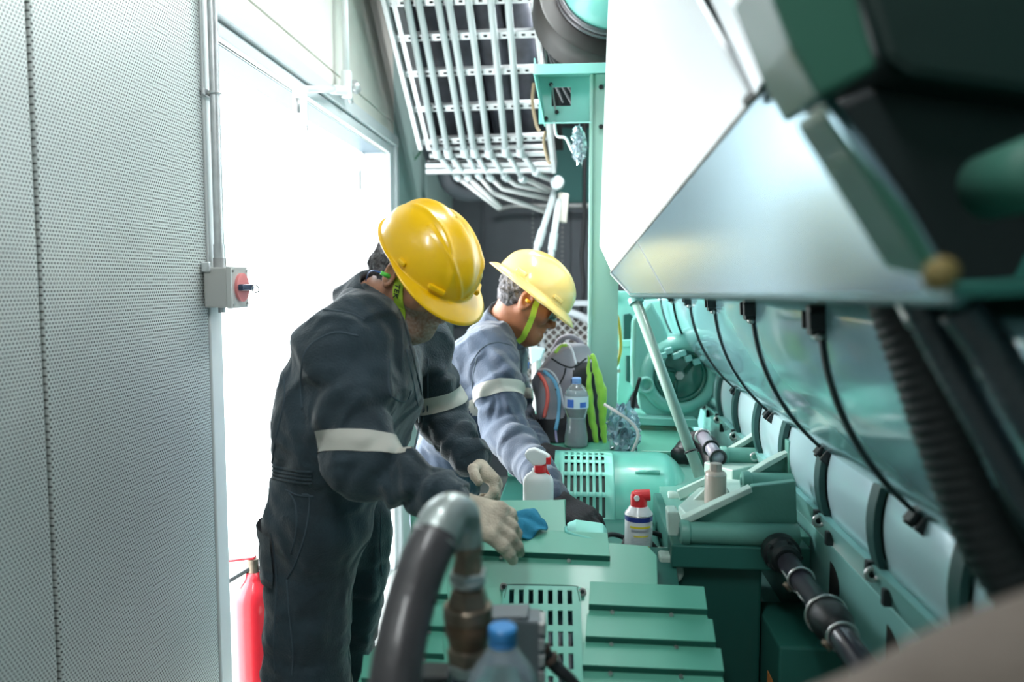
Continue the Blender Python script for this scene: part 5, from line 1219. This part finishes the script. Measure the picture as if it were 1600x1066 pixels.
# cargo pocket on the hip
p_ = at(396, 858, 1.60); V_, F_ = strip_of(V1, F1, [(at(400, 822, 1.6), (0, 0, 1)), (at(400, 905, 1.6), (0, 0, -1)), (at(428, 860, 1.55), (1, 0, 0))], at(405, 862, 1.62), .17, .011); put('hip_pocket', V_, F_, NAVY, W1, smooth=True)
# boots
BOOT = mat('black_leather_boot', (.02, .018, .016), .5, coat=.2)
for a in (an, an2):
    bf = Field((a[0]-.16, a[1]-.1, -.02), (a[0]+.28, a[1]+.1, .26), .006)
    bf.cone((a[0], a[1], .2), (a[0]-.005, a[1], .08), .058, .05, .03).cone((a[0]-.02, a[1], .05), (a[0]+.16, a[1]-.01, .04), .048, .044, .03).clip((0, 0, .004), (0, 0, -1))
    V_, F_ = bf.mesh(); put('boot', V_, F_, BOOT, W1, smooth=True)
# blue wiping cloth in the near glove
rc = gp(806, 826)
def ragfn(u, v):
    a, b = (u-.5)*2, (v-.5)*2; k = 1/max(1, (abs(a)**3+abs(b)**3)**(1/3)); a2, b2 = a*k, b*k; e = 1+.12*math.sin(5*math.atan2(b2, a2)+1)
    return rc+np.array((1., 0, 0))*.062*a2*e+GD*.040*b2*e+GN*(.024+.006*math.sin(a*5+b*2)+.005*math.sin(b*7-a*3)-.010*(a*a+b*b)*.6)
V_, F_ = grid(ragfn, [i/16 for i in range(17)], [i/16 for i in range(17)])
o = put('wiping_cloth', V_, F_, mat('blue_cloth', (.02, .22, .36), .85, bump=.2, bscale=200), smooth=True, solid=.003); tag(o, 'small blue cloth lying beside the nearer worker\'s glove', 'cloth')

# ================= farther worker
W2 = thing('person', 'worker in safety glasses and pale yellow full brim hard hat beside the backpack', 'person', (-.40, 2.6, 0))
H2 = Head(at(824, 471, 2.53), headframe(math.radians(6), math.radians(31)), 1.0)
nb2 = at(792, 505, 2.57)
fd = Field((-.75, 1.82, 0), (.2, 2.95, 1.62), .0085)
D = lambda x, y, Y: at(x, y, Y)
for dy, kk in ((-.12, 1), (.12, -1)):
    fd.cone(D(694, 775, 2.62+dy), D(700, 735, 2.62+dy), .115, .105, .05); fd.cone(D(700, 735, 2.62+dy), D(712, 660, 2.60+dy), .110, .125, .05, fold=.005, ff=140, ph=kk)
    fd.cone(D(716, 660, 2.60+dy), D(748, 575, 2.59+dy), .128, .118, .05); fd.cone(D(748, 575, 2.59+dy), D(772, 535, 2.58+dy*.8), .116, .07, .05)
fd.cone(D(765, 530, 2.58), D(793, 503, 2.57), .08, .06, .05)
s3, e3, w3 = D(768, 562, 2.40), D(792, 680, 2.27), D(868, 778, 1.93)
fd.cone(D(766, 545, 2.48), s3, .075, .088, .05); fd.cone(s3, e3, .088, .072, .03, fold=.009, ff=85, ph=1.1); fd.cone(e3, w3, .070, .046, .03, fold=.008, ff=105, ph=.3)
s4, e4, w4 = D(792, 560, 2.76), D(806, 660, 2.68), D(842, 702, 2.36)
fd.cone(D(780, 545, 2.68), s4, .075, .08, .05); fd.cone(s4, e4, .08, .066, .03, fold=.006, ff=110, ph=2.1); fd.cone(e4, w4, .062, .045, .03, fold=.007, ff=150, ph=.9)
k3, k4 = D(690, 990, 2.52), D(700, 990, 2.74); a3, a4 = np.array((k3[0]-.02, 2.53, .12)), np.array((k4[0]-.02, 2.76, .12))
fd.cone(D(694, 785, 2.52), k3, .112, .088, .05, fold=.007, ff=80).cone(k3, a3, .088, .072, .03, fold=.006, ff=110).cone(D(700, 785, 2.74), k4, .112, .088, .05, fold=.007, ff=80, ph=2).cone(k4, a4, .088, .072, .03)
fd.noise(.011, 10, 21, 1.4).noise(.005, 25, 8, 1.2)
fd.cone(H2(0, -.02, -.05), D(806, 520, 2.56), .058, .056, .01, cut=True); fd.clip((0, 0, .1), (0, 0, -1))
V2, F2 = fd.mesh(); B2 = BVHTree.FromPolygons([Vector(v) for v in V2], F2)
put('coverall', V2, F2, NAVY2, W2, smooth=True)
fb = Field((-.75, 1.8, 0), (.25, 2.95, 1.62), .008)
for dy in (-.09, .09): fb.cone(D(696, 775, 2.62+dy), D(716, 660, 2.6+dy), .085, .085, .05).cone(D(716, 660, 2.6+dy), D(768, 545, 2.58+dy), .085, .05, .05)
fb.cone(D(694, 785, 2.52), k3, .075, .055, .03).cone(k3, a3, .055, .035, .02).cone(D(700, 785, 2.74), k4, .075, .055, .03).cone(k4, a4, .055, .035, .02)
fb.cone(s3, e3, .046, .036, .03).cone(e3, w3, .036, .025, .02).cone(s4, e4, .046, .036, .03).cone(e4, w4, .036, .025, .02).cone(D(766, 548, 2.46), D(780, 548, 2.72), .05, .05, .04)
Vb, Fb = fb.mesh(); put('body', Vb, Fb, SKIN2, W2, smooth=True)
hb = Field(H2.c-.2, H2.c+.2, .0034); head_sdf(hb, H2); hb.cone(H2(0, -.03, -.045), nb2, .056, .06, .03).cone(nb2, D(780, 530, 2.58), .06, .06, .03).cone(H2(0, .01, -.07), D(808, 525, 2.56), .042, .048, .03)
Vh2, Fh2 = hb.mesh(); BH2 = BVHTree.FromPolygons([Vector(v) for v in Vh2], Fh2); put('head_and_neck', Vh2, Fh2, SKIN2, W2, smooth=True)
hr = Field(H2.c-.16, H2.c+.16, .004); hr.ell(H2(0, -.016, .04), H2.M, (.081, .103, .088), .01); hr.cone(H2(-.035, -.062, -.015), H2(.035, -.062, -.015), .034, .034, .03)
hr.clip(H2(0, -.006, 0), H2.f).clip(H2(0, -.02, -.045), -H2.u).noise(.006, 90, 6, 1.2)
for s in (-1, 1): hr.ell(H2(s*.085, -.004, -.006), H2.M, (.022, .030, .042), .006, cut=True)
V_, F_ = hr.mesh(); put('hair', V_, F_, HAIR, W2, smooth=True)
V_, F_, pt, (hr_, hf, hu, hc) = helmet_geo(H2, True, 1.0, tilt=.10, up=.047, back=.0)
hat = put('hard_hat', V_, F_, YHAT2, W2, smooth=True, solid=.003)
for ph in (-1.0, -2.1, 1.0, 2.1):
    p = pt(ph, .12); q = pt(ph+.10, .12); q0 = pt(ph-.10, .12); up_ = nrm(pt(ph, .25)-p); tt = nrm(q-q0); nn = np.cross(up_, tt); nn = nn if np.dot(nn, p-hc) > 0 else -nn
    MB().obox(p+nn*.001, tt*.020, up_*.006, nn*.005).put('slot_boss', YHAT2, hat, bevel=.003)
o, g = chin(H2, BH2, W2, LIME, .019, .024, .014)
p = H2(.074, .030, -.045); h_ = BH2.find_nearest(Vector(p)); n_ = np.array(h_[1]); dn = -H2.u+H2.f*.05
text('- ~ -', .014, np.array(h_[0])+n_*.005, dn, np.cross(n_, dn), INK, o)
ep = MB().tube([H2(.088, 0, .002), H2(.104, -.008, .003)], [.0065, .005], 14).put('ear_plug', mat('orange_yellow_plug', (.95, .45, .02), .4), W2, smooth=True)
# glasses
LENS = mat('smoked_lens', (.10, .22, .25), .05, trans=.5, coat=.5)
for s in (-1, 1):
    fn = lambda u, v: H2(s*(.006+.062*u), .113-.030*u**2.2, .024-.036*v-(.006*u)*(1-v))
    V_, F_ = grid(fn, [i/8 for i in range(9)], [i/6 for i in range(7)]); put('glasses_lens', V_, F_, LENS, W2, smooth=True, solid=.002)
MB().tube([H2(-.068, .084, .020), H2(-.04, .106, .026), H2(0, .114, .026), H2(.04, .106, .026), H2(.068, .084, .020)], .0028, 8).put('glasses_frame', mat('pale_glasses_frame', (.7, .75, .75), .3), W2, smooth=True)
for s in (-1, 1): MB().tube([H2(s*.068, .084, .018), H2(s*.078, .03, .018), H2(s*.080, -.005, .022)], .0025, 8).put('glasses_arm', mat('pale_glasses_frame', (0, 0, 0)), W2, smooth=True)
BG = mat('black_knit_glove', (.022, .020, .024), .8, bump=.4, bscale=260, var=.4, vscale=30)
V_, F_ = hand(w3+nrm(w3-e3)*.015, nrm(np.array((.80, -.50, -.32))), (.2, -.35, .9), 1, curls=(.28, .32, .36, .42), cuffr=.036, thumb=.35, r=.011, h=.0038, ad=w3-e3); put('glove', V_, F_, BG, W2, smooth=True)
V_, F_ = hand(w4+nrm(w4-e4)*.01, nrm(np.array((.92, -.34, -.10))), (.05, -.1, 1), 1, curls=(.20, .22, .25, .3), cuffr=.034, thumb=.4, r=.0105, h=.0038, ad=w4-e4); put('glove', V_, F_, BG, W2, smooth=True)
for a, b, f0, tl in ((s3, e3, .50, .0), (s4, e4, .62, 0)):
    ax_ = nrm(b-a); mid = a+(b-a)*f0
    V_, F_ = strip_of(V2, F2, [(mid+ax_*.019, ax_), (mid-ax_*.019, -ax_)], mid, .115, .0022); put('reflective_band', V_, F_, REFL, W2, smooth=True)
nax = nrm(H2(0, -.02, -.03)-nb2)
collar(D(793, 508, 2.57)-nax*.02, nrm(nax+np.array((-.1, 0, .1))), .070, .082, .060, NAVY2, W2, np.array((.8, -.2, -.4)), .6)
s_ = lambda pxs, r=.002, m_=SEAM, nm='seam': seam(B2, pxs, r, m_, W2, nm)
s_([(735, 570), (752, 545), (775, 535), (800, 540)]); s_([(742, 640), (738, 600), (745, 560)])
s_([(826, 560), (824, 585)], .004, mat('blue_pen', (.02, .2, .7), .4), 'pen')
for a in (a3, a4):
    bf = Field((a[0]-.16, a[1]-.1, -.02), (a[0]+.28, a[1]+.1, .26), .007)
    bf.cone((a[0], a[1], .2), (a[0]-.005, a[1], .08), .058, .05, .03).cone((a[0]-.02, a[1], .05), (a[0]+.16, a[1], .04), .048, .044, .03).clip((0, 0, .004), (0, 0, -1))
    V_, F_ = bf.mesh(); put('boot', V_, F_, BOOT, W2, smooth=True)
